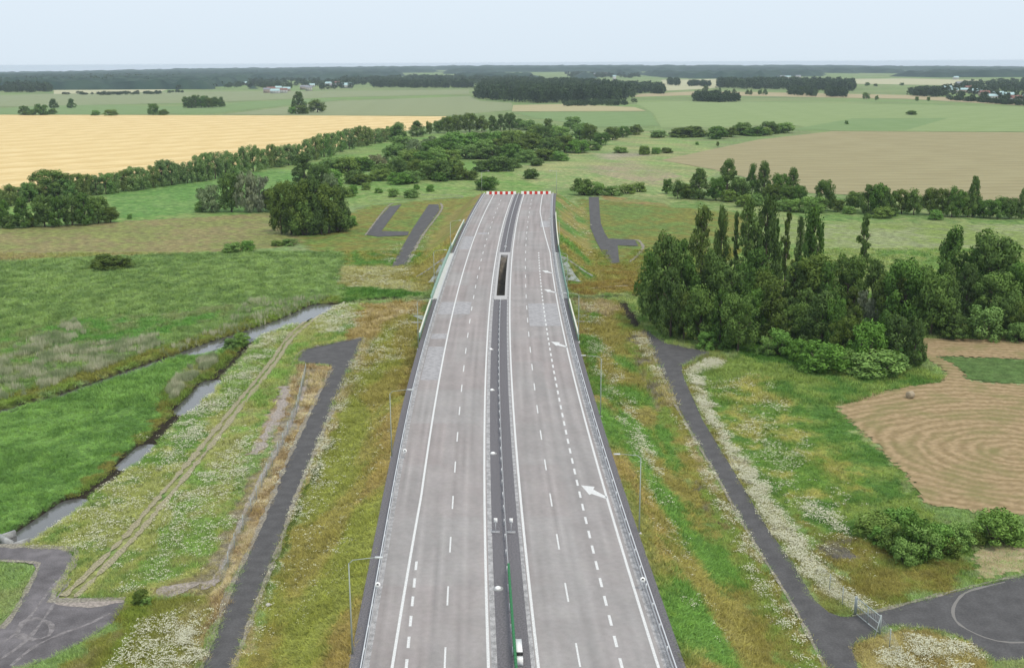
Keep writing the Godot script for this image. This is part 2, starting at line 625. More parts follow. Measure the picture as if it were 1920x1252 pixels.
# ---------------------------------------------------------------- the scene
func _ready() -> void:
	rng.seed = 20
	for d in [[n_big, 0.022, 1], [n_mid, 0.11, 2], [n_fine, 0.62, 3], [n_warp, 0.16, 4]]:
		d[0].noise_type = FastNoiseLite.TYPE_SIMPLEX
		d[0].frequency = d[1]
		d[0].seed = d[2]
		d[0].fractal_octaves = 2
	n_big.fractal_octaves = 3
	# camera, sky, sun, exposure
	var cam := Camera3D.new()
	cam.name = "camera"
	cam.position = Vector3(0, 56, 0)
	cam.rotation = Vector3(-0.237570, 0.0, -0.005236)
	cam.fov = 33.1981
	cam.near = 0.5
	cam.far = 40000.0
	add_child(cam)
	var env := Environment.new()
	env.background_mode = Environment.BG_SKY
	var sm := ProceduralSkyMaterial.new()
	sm.sky_horizon_color = Color(0.772, 0.820, 0.860)
	sm.sky_top_color = Color(0.93, 0.965, 1.0)
	sm.sky_curve = 0.3
	sm.sky_energy_multiplier = 1.0
	sm.ground_horizon_color = Color(0.772, 0.820, 0.860)
	sm.ground_curve = 0.6
	sm.ground_bottom_color = Color(0.25, 0.29, 0.20)
	sm.sun_angle_max = 0.0
	var sky := Sky.new()
	sky.sky_material = sm
	env.sky = sky
	env.background_energy_multiplier = 1.0
	env.tonemap_mode = Environment.TONE_MAPPER_LINEAR
	env.tonemap_exposure = 1.28
	env.fog_enabled = true
	env.fog_density = 0.000065
	env.fog_light_color = Color(0.84, 0.90, 0.95)
	env.sdfgi_enabled = true
	env.ssao_enabled = true
	env.ssil_enabled = true
	var we := WorldEnvironment.new()
	we.name = "world"
	we.environment = env
	add_child(we)
	var sun := DirectionalLight3D.new()
	sun.name = "sun"
	sun.light_color = Color(1.0, 0.965, 0.91)
	sun.light_energy = 0.5
	sun.light_angular_distance = 12.0
	sun.shadow_enabled = true
	sun.rotation_degrees = Vector3(-58, 38, 0)
	add_child(sun)

	lay_zones()
	build_ground()
	build_water()
	build_fields()
	build_side_roads()
	build_motorway()
	build_markings()
	build_bridge()
	build_far_woods()
	make_tree_kinds()
	build_trees()
	build_villages()
	build_rails()
	build_lamps()
	build_small_things()
	build_plants()
	for k in protos:
		for t in protos[k]: t.free()

# ---------------------------------------------------------------- ground
func lay_zones() -> void:
	streams = []
	for d in [[[V(61.7, 276.0), V(32.4, 272.1), V(22.3, 269.8), V(13.1, 269.4), V(-20.9, 269.6), V(-31.4, 269.9), V(-41.2, 265.1), V(-48.8, 250.0), V(-55.4, 235.9), V(-63.4, 222.5), V(-69.0, 212.4), V(-74.8, 199.1), V(-80.0, 187.2), V(-86.0, 179.9), V(-89.9, 173.1)], 1.0, -1.0],
			[[V(-54.7, 231.5), V(-54.3, 212.1), V(-54.6, 196.9), V(-54.6, 188.1), V(-55.1, 179.7), V(-55.3, 175.9), V(-55.6, 168.2), V(-55.6, 159.6), V(-56.1, 152.3), V(-56.6, 147.2), V(-58.4, 138.2), V(-59.8, 131.2), V(-60.9, 125.8), V(-62.9, 119.3)], 0.6, -0.6],
			[[V(-55.0, 196.9), V(-54.9, 189.1), V(-55.1, 180.0)], 1.7], [[V(-58.4, 139.2), V(-59.8, 131.2), V(-60.9, 125.8)], 1.6], [[V(-55.8, 161.6), V(-56.2, 153.6)], 1.0], [[V(26.7, 263.3), V(27.1, 252.1), V(27.3, 237.6)], 0.9, -0.6],
			[[V(-45.4, 262.1), V(-50.0, 246.7), V(-55.0, 236.4), V(-59.7, 227.4), V(-63.5, 219.0)], 3.8]]:
		var r := Rect2(d[0][0], Vector2.ZERO)
		for p in d[0]: r = r.expand(p)
		streams.append({"line": d[0], "half": d[1], "deep": d[2] if d.size() > 2 else -1.7, "box": r.grow(6.0)})
	zone([V(-226.7, 346.9), V(14.8, 505.6), V(70.0, 920.1), V(-113.4, 935.7), V(-181.5, 582.0), V(-306.5, 473.9)], 0x76a04c, 0x8da35c)
	zone([V(19.7, 509.7), V(276.5, 431.8), V(140.5, 213.0), V(23.3, 215.4)], 0x72964c, 0x8f9f60)
	zone([V(10.5, 533.2), V(63.8, 476.6), V(137.7, 660.1), V(125.5, 915.3), V(89.6, 994.5), V(0.5, 601.2)], 0x8aa860, 0x9fa56c)
	zone([V(36.3, 605.3), V(70.3, 671.8), V(86.5, 567.7), V(71.8, 518.4), V(59.6, 542.9)], 0xa9a07c, 0x93a068)
	zone([V(57.1, 665.1), V(93.3, 714.7), V(84.0, 737.5), V(57.1, 704.4)], 0xaaa488, 0x93a068)
	zone([V(39.8, 487.6), V(63.1, 454.4), V(58.8, 370.4), V(35.8, 371.2)], 0x8a9552, 0x9a8050)
	zone([V(98.4, 394.3), V(213.1, 390.0), V(187.6, 341.7), V(103.8, 336.3), V(87.0, 369.4)], 0x98a470, 0x83994e)
	zone([V(-248.3, 381.2), V(-180.9, 394.0), V(-93.0, 434.0), V(-72.9, 381.2), V(-57.3, 374.5), V(-79.3, 344.2), V(-151.2, 327.1), V(-208.6, 318.1)], 0x968e5e, 0x8a9352)
	zone([V(28.5, 474.4), V(89.3, 423.6), V(71.6, 337.3), V(33.1, 266.9), V(15.1, 311.5)], 0x85863e, 0x6f8a42)
	zone([V(-71.8, 375.0), V(-58.2, 454.3), V(-12.5, 488.0), V(-18.0, 312.5), V(-43.8, 282.3)], 0x8a8840, 0x728c40)
	zone([V(-184.2, 504.2), V(-125.3, 633.8), V(-107.7, 578.0), V(-89.8, 438.7), V(-120.2, 435.1), V(-146.5, 420.7)], 0x699848, 0x7aa054)
	zone([V(-49.1, 341.2), V(-26.1, 340.5), V(-29.7, 308.6), V(-44.1, 304.9)], 0x5f8a3a, 0x86863e)
	zone([V(-198.1, 301.3), V(-150.4, 325.2), V(-79.3, 344.2), V(-52.4, 341.3), V(-46.0, 313.3), V(-43.1, 268.9), V(-56.4, 240.5), V(-70.3, 216.5), V(-87.4, 183.0), V(-103.8, 151.3)], 0x6a884a, 0x7c9856, 1.0, 2.0, 1.5)
	zone([V(-124.6, 218.5), V(-108.6, 230.8), V(-101.2, 246.8), V(-81.4, 253.0), V(-64.7, 266.3), V(-61.4, 257.1), V(-78.9, 226.4), V(-87.3, 205.6), V(-92.6, 194.8), V(-105.1, 182.1)], 0x7f8f5c, 0x5c8c3e, 1.0, 3.0)
	zone([V(-102.7, 177.6), V(-89.3, 187.4), V(-71.6, 220.9), V(-58.6, 250.2), V(-43.5, 271.5), V(-39.9, 265.0), V(-56.2, 239.5), V(-69.3, 213.2), V(-86.6, 181.1), V(-98.2, 169.1)], 0x7c7f38, 0x6d8638)
	zone([V(-107.5, 170.6), V(-85.8, 179.3), V(-68.3, 209.9), V(-55.7, 232.0), V(-53.8, 227.7), V(-55.1, 215.4), V(-55.6, 199.1), V(-55.9, 181.2), V(-56.0, 161.6), V(-57.2, 148.9), V(-59.0, 139.7), V(-62.3, 126.4), V(-76.1, 116.7)], 0x5f8840, 0x6f974a, 1.0, 1.5, 1.5)
	zone([V(-62.0, 189.2), V(-58.7, 210.9), V(-56.0, 221.4), V(-54.3, 225.9), V(-53.9, 210.4), V(-54.7, 195.5), V(-55.3, 175.9), V(-56.1, 154.5), V(-58.3, 137.9), V(-60.3, 130.9), V(-61.3, 133.3), V(-59.7, 141.4), V(-58.2, 159.7), V(-58.2, 176.8)], 0x7b7a38, 0x688036)
	zone([V(-61.0, 189.2), V(-62.3, 205.1), V(-59.5, 213.8), V(-57.2, 208.9), V(-58.7, 197.7), V(-58.7, 184.3)], 0x9c9570, 0x7f8a50)
	zone([V(-60.7, 124.8), V(-58.0, 137.1), V(-56.1, 146.8), V(-54.3, 160.1), V(-54.0, 177.6), V(-52.6, 196.9), V(-52.6, 233.4), V(-45.6, 260.3), V(-33.3, 263.6), V(-32.3, 245.2), V(-35.4, 225.5), V(-41.6, 216.8), V(-41.2, 201.0), V(-38.3, 154.7), V(-34.8, 128.0), V(-33.3, 112.3), V(-41.5, 110.5), V(-50.3, 112.4), V(-52.2, 122.0)], 0x6c9444, 0x98a05e, 1.0, 1.5)
	zone([V(-42.3, 111.1), V(-43.9, 136.6), V(-51.9, 194.0), V(-52.5, 232.9), V(-44.5, 261.5), V(-34.4, 262.4), V(-36.4, 240.1), V(-42.7, 216.8), V(-40.7, 169.5), V(-37.8, 146.1), V(-34.8, 120.4)], 0x9ca262, 0x78984a, 1.0, 1.5)
	zone([V(-48.3, 313.3), V(-24.2, 314.3), V(-19.9, 278.2), V(-42.7, 275.4)], 0xa8a878, 0x8f8b4c)
	zone([V(-44.2, 285.1), V(-25.6, 278.3), V(-21.2, 273.5), V(-41.2, 265.1)], 0x4f7d30, 0x62833a)
	zone([V(-35.7, 262.5), V(-20.7, 267.0), V(-20.7, 250.4), V(-28.2, 220.8), V(-35.4, 225.5)], 0x98874c, 0xa99a70)
	zone([V(15.1, 311.5), V(36.6, 315.1), V(32.7, 274.8), V(14.0, 272.6)], 0x8f7f40, 0x85853f)
	zone([V(14.3, 267.4), V(25.9, 265.9), V(27.5, 233.6), V(23.1, 224.2), V(15.6, 255.2)], 0xa79a76, 0x85893f)
	zone([V(-34.2, 204.6), V(-31.9, 159.3), V(-31.2, 124.5), V(-30.8, 112.0), V(-30.3, 101.8), V(-29.8, 96.3), V(-30.7, 92.0), V(-31.5, 96.7), V(-32.4, 109.8), V(-34.8, 128.0), V(-35.6, 146.1), V(-37.3, 169.5), V(-41.4, 207.8), V(-38.1, 208.5)], 0x9a8660, 0xb2a686, 0.6, 1.0)
	zone([V(-41.8, 193.2), V(-39.8, 193.1), V(-38.1, 180.3), V(-37.0, 157.0), V(-38.9, 155.6), V(-39.6, 172.2)], 0xa5988a, 0x94895e, 0.05, 0.8)
	zone([V(-39.2, 204.7), V(-37.7, 203.1), V(-35.3, 175.0), V(-34.5, 148.1), V(-33.7, 127.9), V(-32.9, 118.9), V(-32.1, 111.0), V(-38.1, 110.8), V(-39.3, 112.6), V(-35.0, 118.7), V(-35.6, 131.2), V(-36.3, 150.3), V(-37.3, 177.9)], 0x9c9580, 0x8b8656, 0.2, 1.2)
	zone([V(-41.4, 110.1), V(-32.5, 111.2), V(-31.3, 105.1), V(-30.0, 96.1), V(-29.7, 89.4), V(-43.1, 89.5), V(-44.0, 96.6), V(-40.7, 104.0)], 0x9c9762, 0x7a8038, 1.0, 1.0)
	zone([V(-41.6, 110.8), V(-39.6, 112.3), V(-38.4, 106.3), V(-37.6, 96.6), V(-39.4, 96.6), V(-40.0, 105.2)], 0x5f8128, 0x7a8a36, 1.0, 0.8)
	zone([V(-31.2, 229.1), V(-28.8, 225.3), V(-27.2, 169.3), V(-27.5, 134.6), V(-27.2, 113.5), V(-25.6, 92.0), V(-26.5, 92.0), V(-27.4, 102.8), V(-28.3, 118.9), V(-28.9, 134.6), V(-29.7, 159.2), V(-30.2, 177.8)], 0xa89d70, 0x82853f, 0.8, 0.8)
	zone([V(26.4, 264.0), V(28.0, 224.1), V(27.7, 163.2), V(28.2, 125.6), V(29.2, 95.9), V(28.5, 83.3), V(24.0, 83.3), V(24.2, 95.9), V(23.7, 125.6), V(23.2, 179.8), V(20.6, 233.7)], 0x98924c, 0x7c9244)
	zone([V(28.3, 235.5), V(27.7, 162.7), V(28.4, 128.8), V(29.4, 108.2), V(29.6, 95.5), V(28.6, 95.5), V(28.3, 108.2), V(27.2, 129.6), V(26.2, 162.7), V(26.0, 228.8)], 0xa89d74, 0x85853f, 0.7, 0.8)
	zone([V(32.0, 203.3), V(40.0, 217.2), V(41.7, 223.8), V(31.6, 234.5), V(32.9, 240.5), V(37.9, 227.6), V(41.9, 211.7), V(40.5, 205.4), V(33.8, 201.4), V(33.4, 184.2), V(33.1, 160.6), V(33.8, 144.0), V(34.4, 128.7), V(35.6, 117.4), V(39.0, 109.0), V(39.1, 107.5), V(35.3, 106.2), V(32.6, 107.2), V(32.2, 118.1), V(31.4, 127.1), V(31.1, 145.1), V(30.7, 162.7), V(30.6, 172.4), V(31.3, 196.3)], 0x8c8848, 0x7c8a48, 1.0, 0.6)
	zone([V(33.4, 201.7), V(38.0, 208.6), V(40.6, 210.1), V(40.5, 205.4), V(33.8, 199.5), V(33.4, 184.2), V(33.0, 160.6), V(33.8, 144.0), V(34.2, 128.7), V(35.3, 116.7), V(38.2, 108.4), V(36.0, 106.6), V(33.0, 112.1), V(32.3, 124.0), V(31.7, 141.1), V(31.6, 161.9), V(31.4, 179.7)], 0xaca884, 0x92955e, 0.5, 0.8)
	zone([V(34.5, 199.5), V(46.5, 215.0), V(77.9, 202.4), V(78.4, 194.4), V(76.7, 192.3), V(54.2, 178.1), V(53.8, 162.8), V(54.1, 144.8), V(52.9, 134.4), V(54.5, 122.2), V(52.0, 114.5), V(39.4, 107.5), V(36.2, 117.4), V(35.0, 129.5), V(34.0, 145.0), V(33.2, 161.9), V(33.8, 184.2)], 0x5c863c, 0x7e9448, 1.0, 2.0)
	zone([V(34.1, 185.8), V(45.3, 199.3), V(47.0, 168.1), V(47.6, 158.0), V(49.7, 144.8), V(44.5, 137.2), V(36.6, 139.2), V(33.9, 153.6)], 0x6a903c, 0x9c9c54, 1.0, 3.0)
	zone([V(35.3, 133.7), V(41.0, 125.4), V(52.8, 117.9), V(48.9, 112.6), V(39.4, 107.5), V(36.0, 116.7)], 0x8a8442, 0x74843c, 1.0, 2.0)
	zone([V(33.6, 99.8), V(36.4, 101.7), V(39.3, 103.2), V(42.5, 102.5), V(44.8, 100.3), V(45.7, 96.3), V(45.4, 91.3), V(31.9, 91.4)], 0x928344, 0xa49a64, 1.0, 0.5)
	zone([V(33.4, 243.7), V(50.5, 223.6), V(86.4, 222.8), V(75.9, 202.4), V(54.0, 202.8), V(44.0, 212.9), V(41.7, 223.8)], 0x55802f, 0x466d2a, 1.0, 1.0)

	zone([V(-29.0, 221.7), V(-28.1, 220.0), V(-26.9, 180.7), V(-27.2, 161.6), V(-27.5, 138.2), V(-27.1, 118.9), V(-26.9, 112.2), V(-27.6, 112.7), V(-27.7, 119.4), V(-28.3, 138.6), V(-28.2, 162.1), V(-27.9, 181.9)], 0x4f6428, 0x64762f, 1.0, 0.4)
	zone([V(24.6, 232.7), V(26.2, 224.1), V(24.8, 179.8), V(22.8, 175.4), V(22.9, 203.4)], 0x7d796f, 0x7f7a4c, 0.5, 2.0)
	zone([V(24.9, 147.2), V(26.0, 144.2), V(26.1, 129.6), V(24.6, 128.0), V(24.3, 139.3)], 0x7d796f, 0x7f7a4c, 0.5, 2.0)
	zone([V(36.9, 125.8), V(40.8, 124.6), V(38.7, 119.2), V(36.5, 120.9)], 0x76736c, 0x7f7a4c, 0.4, 1.5)

func build_ground() -> void:
	var m := ArrayMesh.new()
	var xs := PackedFloat32Array()
	xs = steps(-78.0, 82.0, 0.42)
	sheet(xs, steps(74.0, 190.0, 0.42), m)
	xs = steps(-150.0, 165.0, 0.85)
	sheet(xs, steps(190.0, 330.0, 0.85), m)
	var left := steps(-150.0, -78.0, 1.6)
	sheet(left, steps(74.0, 190.0, 1.6), m)
	var right := steps(82.0, 165.0, 1.6)
	sheet(right, steps(74.0, 190.0, 1.6), m)
	sheet(steps(-320.0, 345.0, 2.0), steps(330.0, 600.0, 2.0), m)
	sheet(steps(-320.0, -150.0, 5.0), steps(74.0, 330.0, 5.0), m)
	sheet(steps(165.0, 345.0, 5.0), steps(74.0, 330.0, 5.0), m)
	sheet(steps(-1300.0, 1300.0, 10.0), steps(600.0, 1500.0, 9.0), m)
	sheet(steps(-1300.0, -320.0, 14.0), steps(-200.0, 600.0, 14.0), m)
	sheet(steps(345.0, 1300.0, 14.0), steps(-200.0, 600.0, 14.0), m)
	sheet(steps(-320.0, 345.0, 6.0), steps(-200.0, 74.0, 6.0), m)
	sheet(steps(-8000.0, 8000.0, 60.0), steps(1500.0, 9900.0, 30.0, 1.03), m)
	sheet(steps(-8000.0, -1300.0, 200.0), steps(-3000.0, 1500.0, 200.0), m)
	sheet(steps(1300.0, 8000.0, 200.0), steps(-3000.0, 1500.0, 200.0), m)
	sheet(steps(-1300.0, 1300.0, 100.0), steps(-3000.0, -200.0, 100.0), m)
	var soil_mat := vcol("soil", grain(1024, 0.62, 1.0, [0.012, 0.05, 0.2], 5), 1.0 / 37.0)
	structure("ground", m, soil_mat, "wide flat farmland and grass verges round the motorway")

func build_water() -> void:
	var m := paint("water", Color(0.085, 0.085, 0.082), 0.06)
	m.metallic_specular = 0.6
	m.normal_enabled = true
	var n := FastNoiseLite.new()
	n.frequency = 0.02
	m.normal_texture = ImageTexture.create_from_image(bump(n))
	m.normal_scale = 0.12
	m.uv1_triplanar = true
	m.uv1_world_triplanar = true
	m.uv1_scale = Vector3.ONE / 9.0
	for k in [0, 1]:
		var st: Dictionary = streams[k]
		var s := SurfaceTool.new()
		s.begin(Mesh.PRIMITIVE_TRIANGLES)
		var line: Array = st.line
		for i in line.size():
			var d: Vector2 = (line[mini(i + 1, line.size() - 1)] - line[maxi(i - 1, 0)]).normalized()
			var o: Vector2 = Vector2(-d.y, d.x) * (st.half + 6.0)
			for e in [1.0, -1.0]:
				s.set_normal(Vector3.UP)
				var q: Vector2 = line[i] + o * e
				s.add_vertex(Vector3(q.x, -0.68, -q.y))
			if i > 0:
				var p := i * 2
				s.add_index(p - 2); s.add_index(p); s.add_index(p - 1)
				s.add_index(p - 1); s.add_index(p); s.add_index(p + 1)
		structure("stream" if k == 0 else "ditch_water", s.commit(), m, ["narrow stream passing under the motorway bridge", "still water in the ditch beside the flowery bank"][k])

func bump(n: FastNoiseLite) -> Image:
	var im := n.get_seamless_image(256, 256)
	im.convert(Image.FORMAT_RGBA8)
	im.bump_map_to_normal_map(4.0)
	return im

func stripes(key: String, a: int, b: int, period: float, strength: float, sd: int) -> StandardMaterial3D:
	# 512 px over 64 m: soft rows across v with noise along them
	var n := FastNoiseLite.new(); n.seed = sd; n.frequency = 0.02
	var n2 := FastNoiseLite.new(); n2.seed = sd + 1; n2.frequency = 0.2
	var ca := lin(a); var cb := lin(b)
	var im := Image.create(512, 512, false, Image.FORMAT_RGB8)
	var i1 := n.get_seamless_image(512, 512, false, false, 0.15, true)
	var i2 := n2.get_seamless_image(512, 512, false, false, 0.15, true)
	for y in 512:
		for x in 512:
			var w := i1.get_pixel(x, y).r
			var f := i2.get_pixel(x, y).r
			var row := 0.5 + 0.5 * sin(TAU * (y / 512.0 * period + (w - 0.5) * 0.35))
			var t := clampf((w - 0.5) * 1.5 + 0.5 + (row - 0.5) * strength + (f - 0.5) * 0.5, 0.0, 1.0)
			im.set_pixel(x, y, ca.lerp(cb, t).linear_to_srgb())
	var m := paint(key, Color.WHITE, 0.95)
	m.metallic_specular = 0.1
	m.albedo_texture = ImageTexture.create_from_image(im)
	m.uv1_scale = Vector3(1.0 / 340.0, 1.0 / 64.0, 1.0)
	return m

func build_fields() -> void:
	var wheat := stripes("wheat", 0xead094, 0xd6b878, 2.0, 0.55, 31)
	wheat.uv1_scale = Vector3(1.0 / 300.0, 1.0 / 74.0, 1.0)
	var stubble := stripes("stubble", 0xa59c74, 0x968c66, 5.0, 0.5, 33)
	var green := stripes("green_crop", 0x93a46e, 0x84985e, 2.0, 0.25, 35)
	var sage := stripes("sage_crop", 0x959e76, 0x858f66, 2.0, 0.25, 37)
	var straw := stripes("straw", 0xb8b084, 0xa89e74, 3.0, 0.3, 39)
	var pale := stripes("pale_field", 0xbfbc96, 0xb0ae88, 2.0, 0.3, 41)
	var deepg := stripes("deep_green_crop", 0x748f56, 0x869c68, 2.0, 0.3, 43)
	var brown := stripes("brown_field", 0xb5a786, 0xa79a70, 2.0, 0.3, 45)
	var lift := 0.04
	for f in [
		["wheat_field", "golden ripe grain field left of the hedgerow", wheat, 0.09, [V(-945.3, 1387.4), V(-464.4, 1310.5), V(-212.3, 1268.3), V(-69.2, 1233.1), V(-77.3, 1044.5), V(-108.0, 856.5), V(-126.9, 752.0), V(-135.9, 688.6), V(-178.2, 599.1), V(-200.8, 543.7), V(-229.7, 504.1), V(-295.1, 423.5)], -0.83],
		["stubble_field", "tan stubble field behind the right tree row", stubble, -0.03, [V(88.2, 663.2), V(181.2, 833.8), V(263.5, 932.1), V(409.0, 905.0), V(661.2, 856.5), V(303.9, 386.6), V(208.6, 455.3), V(130.7, 489.6), V(108.6, 601.2)]],
		["crop_field", "bright green crop field beyond the stubble field", green, 0.05, [V(176.8, 1630.8), V(269.1, 1685.2), V(633.4, 1408.7), V(1028.3, 1261.8), V(703.8, 859.4), V(412.0, 911.8), V(265.5, 939.4), V(251.8, 1048.9), V(198.2, 1001.0), V(133.2, 1007.1), V(160.5, 1284.7)]],
		["crop_field", "darker green strip in the crop field right of centre", deepg, 0.05, [V(234.6, 957.3), V(343.0, 1140.7), V(439.4, 1141.3), V(327.9, 941.3), V(267.5, 946.7)]],
		["crop_field", "green strip field behind the golden grain field", deepg, -0.02, [V(-1117.2, 1536.1), V(-685.7, 1533.4), V(-651.3, 1666.4), V(-451.0, 1576.7), V(-345.0, 1861.0), V(-265.1, 1847.8), V(-351.0, 1346.0), V(-469.4, 1324.7), V(-1027.7, 1411.9)]],
		["crop_field", "pale olive field at the far left", sage, 0.04, [V(-1742.4, 2257.7), V(-994.6, 2230.4), V(-742.2, 2425.1), V(-360.0, 2435.7), V(-89.3, 2472.0), V(-77.0, 2129.7), V(-291.3, 1967.9), V(-488.4, 1708.7), V(-712.2, 1593.3), V(-1227.5, 1586.3)]],
		["crop_field", "grey-green crop field left of the dark wood", sage, -0.05, [V(-275.1, 1746.7), V(-72.1, 1991.6), V(-46.7, 1735.2), V(1.7, 1635.3), V(1.4, 1393.1), V(-68.7, 1245.5), V(-213.4, 1274.9), V(-330.8, 1315.4)]],
		["straw_field", "straw coloured field in front of the dark wood", straw, 0.02, [V(3.1, 1552.1), V(75.5, 1581.9), V(158.0, 1456.1), V(159.5, 1342.2), V(1.4, 1347.0)]],
		["crop_field", "green meadow strip below the straw coloured field", deepg, 0.02, [V(1.3, 1317.9), V(160.9, 1312.7), V(133.6, 1024.3), V(76.9, 1012.4), V(28.7, 1174.7)]],
		["straw_field", "tan strip field right of the dark wood", brown, 0.03, [V(199.4, 1881.8), V(325.7, 1983.5), V(505.5, 1800.0), V(599.2, 1730.5), V(648.2, 1442.0), V(818.2, 1303.5), V(883.6, 1408.9), V(715.1, 1592.2), V(664.4, 1920.2), V(366.9, 2236.1), V(233.7, 2069.6)]],
		["straw_field", "pale strip at the forest edge far left", pale, 0.0, [V(-915.0, 2291.8), V(-742.2, 2425.1), V(-802.6, 2685.3), V(-1074.1, 2692.7)]],
		["straw_field", "pale field among the far trees right of centre", pale, 0.0, [V(311.8, 2290.9), V(425.4, 2454.4), V(721.8, 3358.9), V(767.8, 3913.0), V(479.1, 3651.0)]],
		["straw_field", "pale field strip below the far forest at right", pale, 0.0, [V(863.7, 2891.3), V(1034.9, 2640.7), V(1370.0, 3340.8), V(1281.6, 3715.9), V(1093.4, 3663.5)]],
		["straw_field", "pale clearing behind the dark wood", pale, 0.0, [V(147.7, 2876.8), V(241.9, 2851.8), V(314.4, 3708.4), V(195.9, 3749.6)]],
		["straw_field", "pale clearing behind the far left tree band", pale, 0.0, [V(-465.8, 3748.4), V(-113.9, 3633.1), V(-164.8, 4582.4), V(-546.5, 4572.7)]],
	]:
		structure(f[0], flat(f[4], lift, f[5] if f.size() > 5 else f[3]), f[2], f[1])
		lift += 0.01
	# the mown hay field beside the grove, its rows curving round
	var hay: Array = [V(54.2, 178.1), V(59.9, 184.1), V(67.8, 189.1), V(77.0, 193.0), V(79.9, 198.6), V(80.5, 206.1), V(79.8, 210.9), V(85.0, 225.6), V(105.4, 223.8), V(120.0, 222.1), V(112.1, 206.7), V(98.7, 208.5), V(82.7, 211.3), V(83.5, 206.1), V(83.2, 198.5), V(81.8, 193.9), V(84.7, 192.2), V(90.8, 191.0), V(106.7, 188.7), V(75.7, 130.1), V(64.7, 132.3), V(60.9, 132.9), V(53.5, 136.0), V(54.5, 142.8), V(54.8, 148.9), V(54.6, 160.3), V(54.1, 169.3)]
	structure("hay_field", rowed(hay, [V(73.7, 155.3)][0], 0.42, 0.06, 0x96805a, 0x8a8452, 0xb59c74), vcol("hay"), "mown brown hay field with curved rows beside the grove")
	structure("hay_field", rowed([V(54.1, 121.3), V(57.0, 123.5), V(62.5, 125.9), V(74.6, 128.2), V(67.8, 115.3), V(56.6, 116.2), V(51.7, 114.1)], [V(73.7, 155.3)][0], 0.4, 0.06, 0xbfa382, 0xab996c, 0xc9b492), vcol("hay"), "patch of cut straw above the asphalt turning area")
	structure("meadow_wedge", rowed([V(82.9, 210.9), V(98.3, 207.8), V(111.7, 205.9), V(103.3, 189.4), V(91.2, 191.7), V(85.2, 192.8), V(82.2, 194.6), V(83.4, 198.5), V(83.8, 206.1)], V(0, 0), 0.8, 0.05, 0x70924c, 0x7e9c56, 0x70924c), vcol("soil"), "green wedge of grass between two parts of the hay field")

func rowed(poly: Array, centre: Vector2, step: float, y: float, a: int, b: int, c: int) -> ArrayMesh:
	var p := PackedVector2Array(poly)
	var r := Rect2(p[0], Vector2.ZERO)
	for q in p: r = r.expand(q)
	var st := begin()
	var ca := lin(a); var cb := lin(b); var cc := lin(c)
	var nx := int(r.size.x / step) + 1
	var ny := int(r.size.y / step) + 1
	var ids := {}
	var count := 0
	for j in ny:
		for i in nx:
			var q := r.position + Vector2(i + 0.5, j + 0.5) * step
			var w := Vector2(n_fine.get_noise_2d(q.x, q.y), n_fine.get_noise_2d(q.y, q.x)) * 0.8
			if not Geometry2D.is_point_in_polygon(q + w, p): continue
			var id := []
			for k in [[0, 0], [0, 1], [1, 1], [1, 0]]:
				var key := Vector2i(i + k[0], j + k[1])
				if not ids.has(key):
					var v := r.position + Vector2(key) * step
					var d := v.distance_to(centre) * 0.9 + 2.6 * n_mid.get_noise_2d(v.x * 0.14, v.y * 0.14) + 0.5 * n_mid.get_noise_2d(v.x * 1.2, v.y * 1.2)
					var row := 0.5 + 0.5 * sin(d * TAU / 1.9)
					var col := ca.lerp(cc, clampf(0.12 + row * 0.75 + n_fine.get_noise_2d(v.x, v.y) * 0.5, 0.0, 1.0))
					col = col.lerp(cb, clampf(0.28 + n_mid.get_noise_2d(v.x, v.y * 0.9) * 0.7 - row * 0.35, 0.0, 0.8))
					st.set_color(col * (0.92 + 0.12 * n_fine.get_noise_2d(v.y * 1.7, v.x * 1.7)))
					st.set_normal(Vector3.UP)
					st.add_vertex(Vector3(v.x, y, -v.y))
					ids[key] = count
					count += 1
				id.append(ids[key])
			for k in [0, 1, 2, 0, 2, 3]: st.add_index(id[k])
	return st.commit()

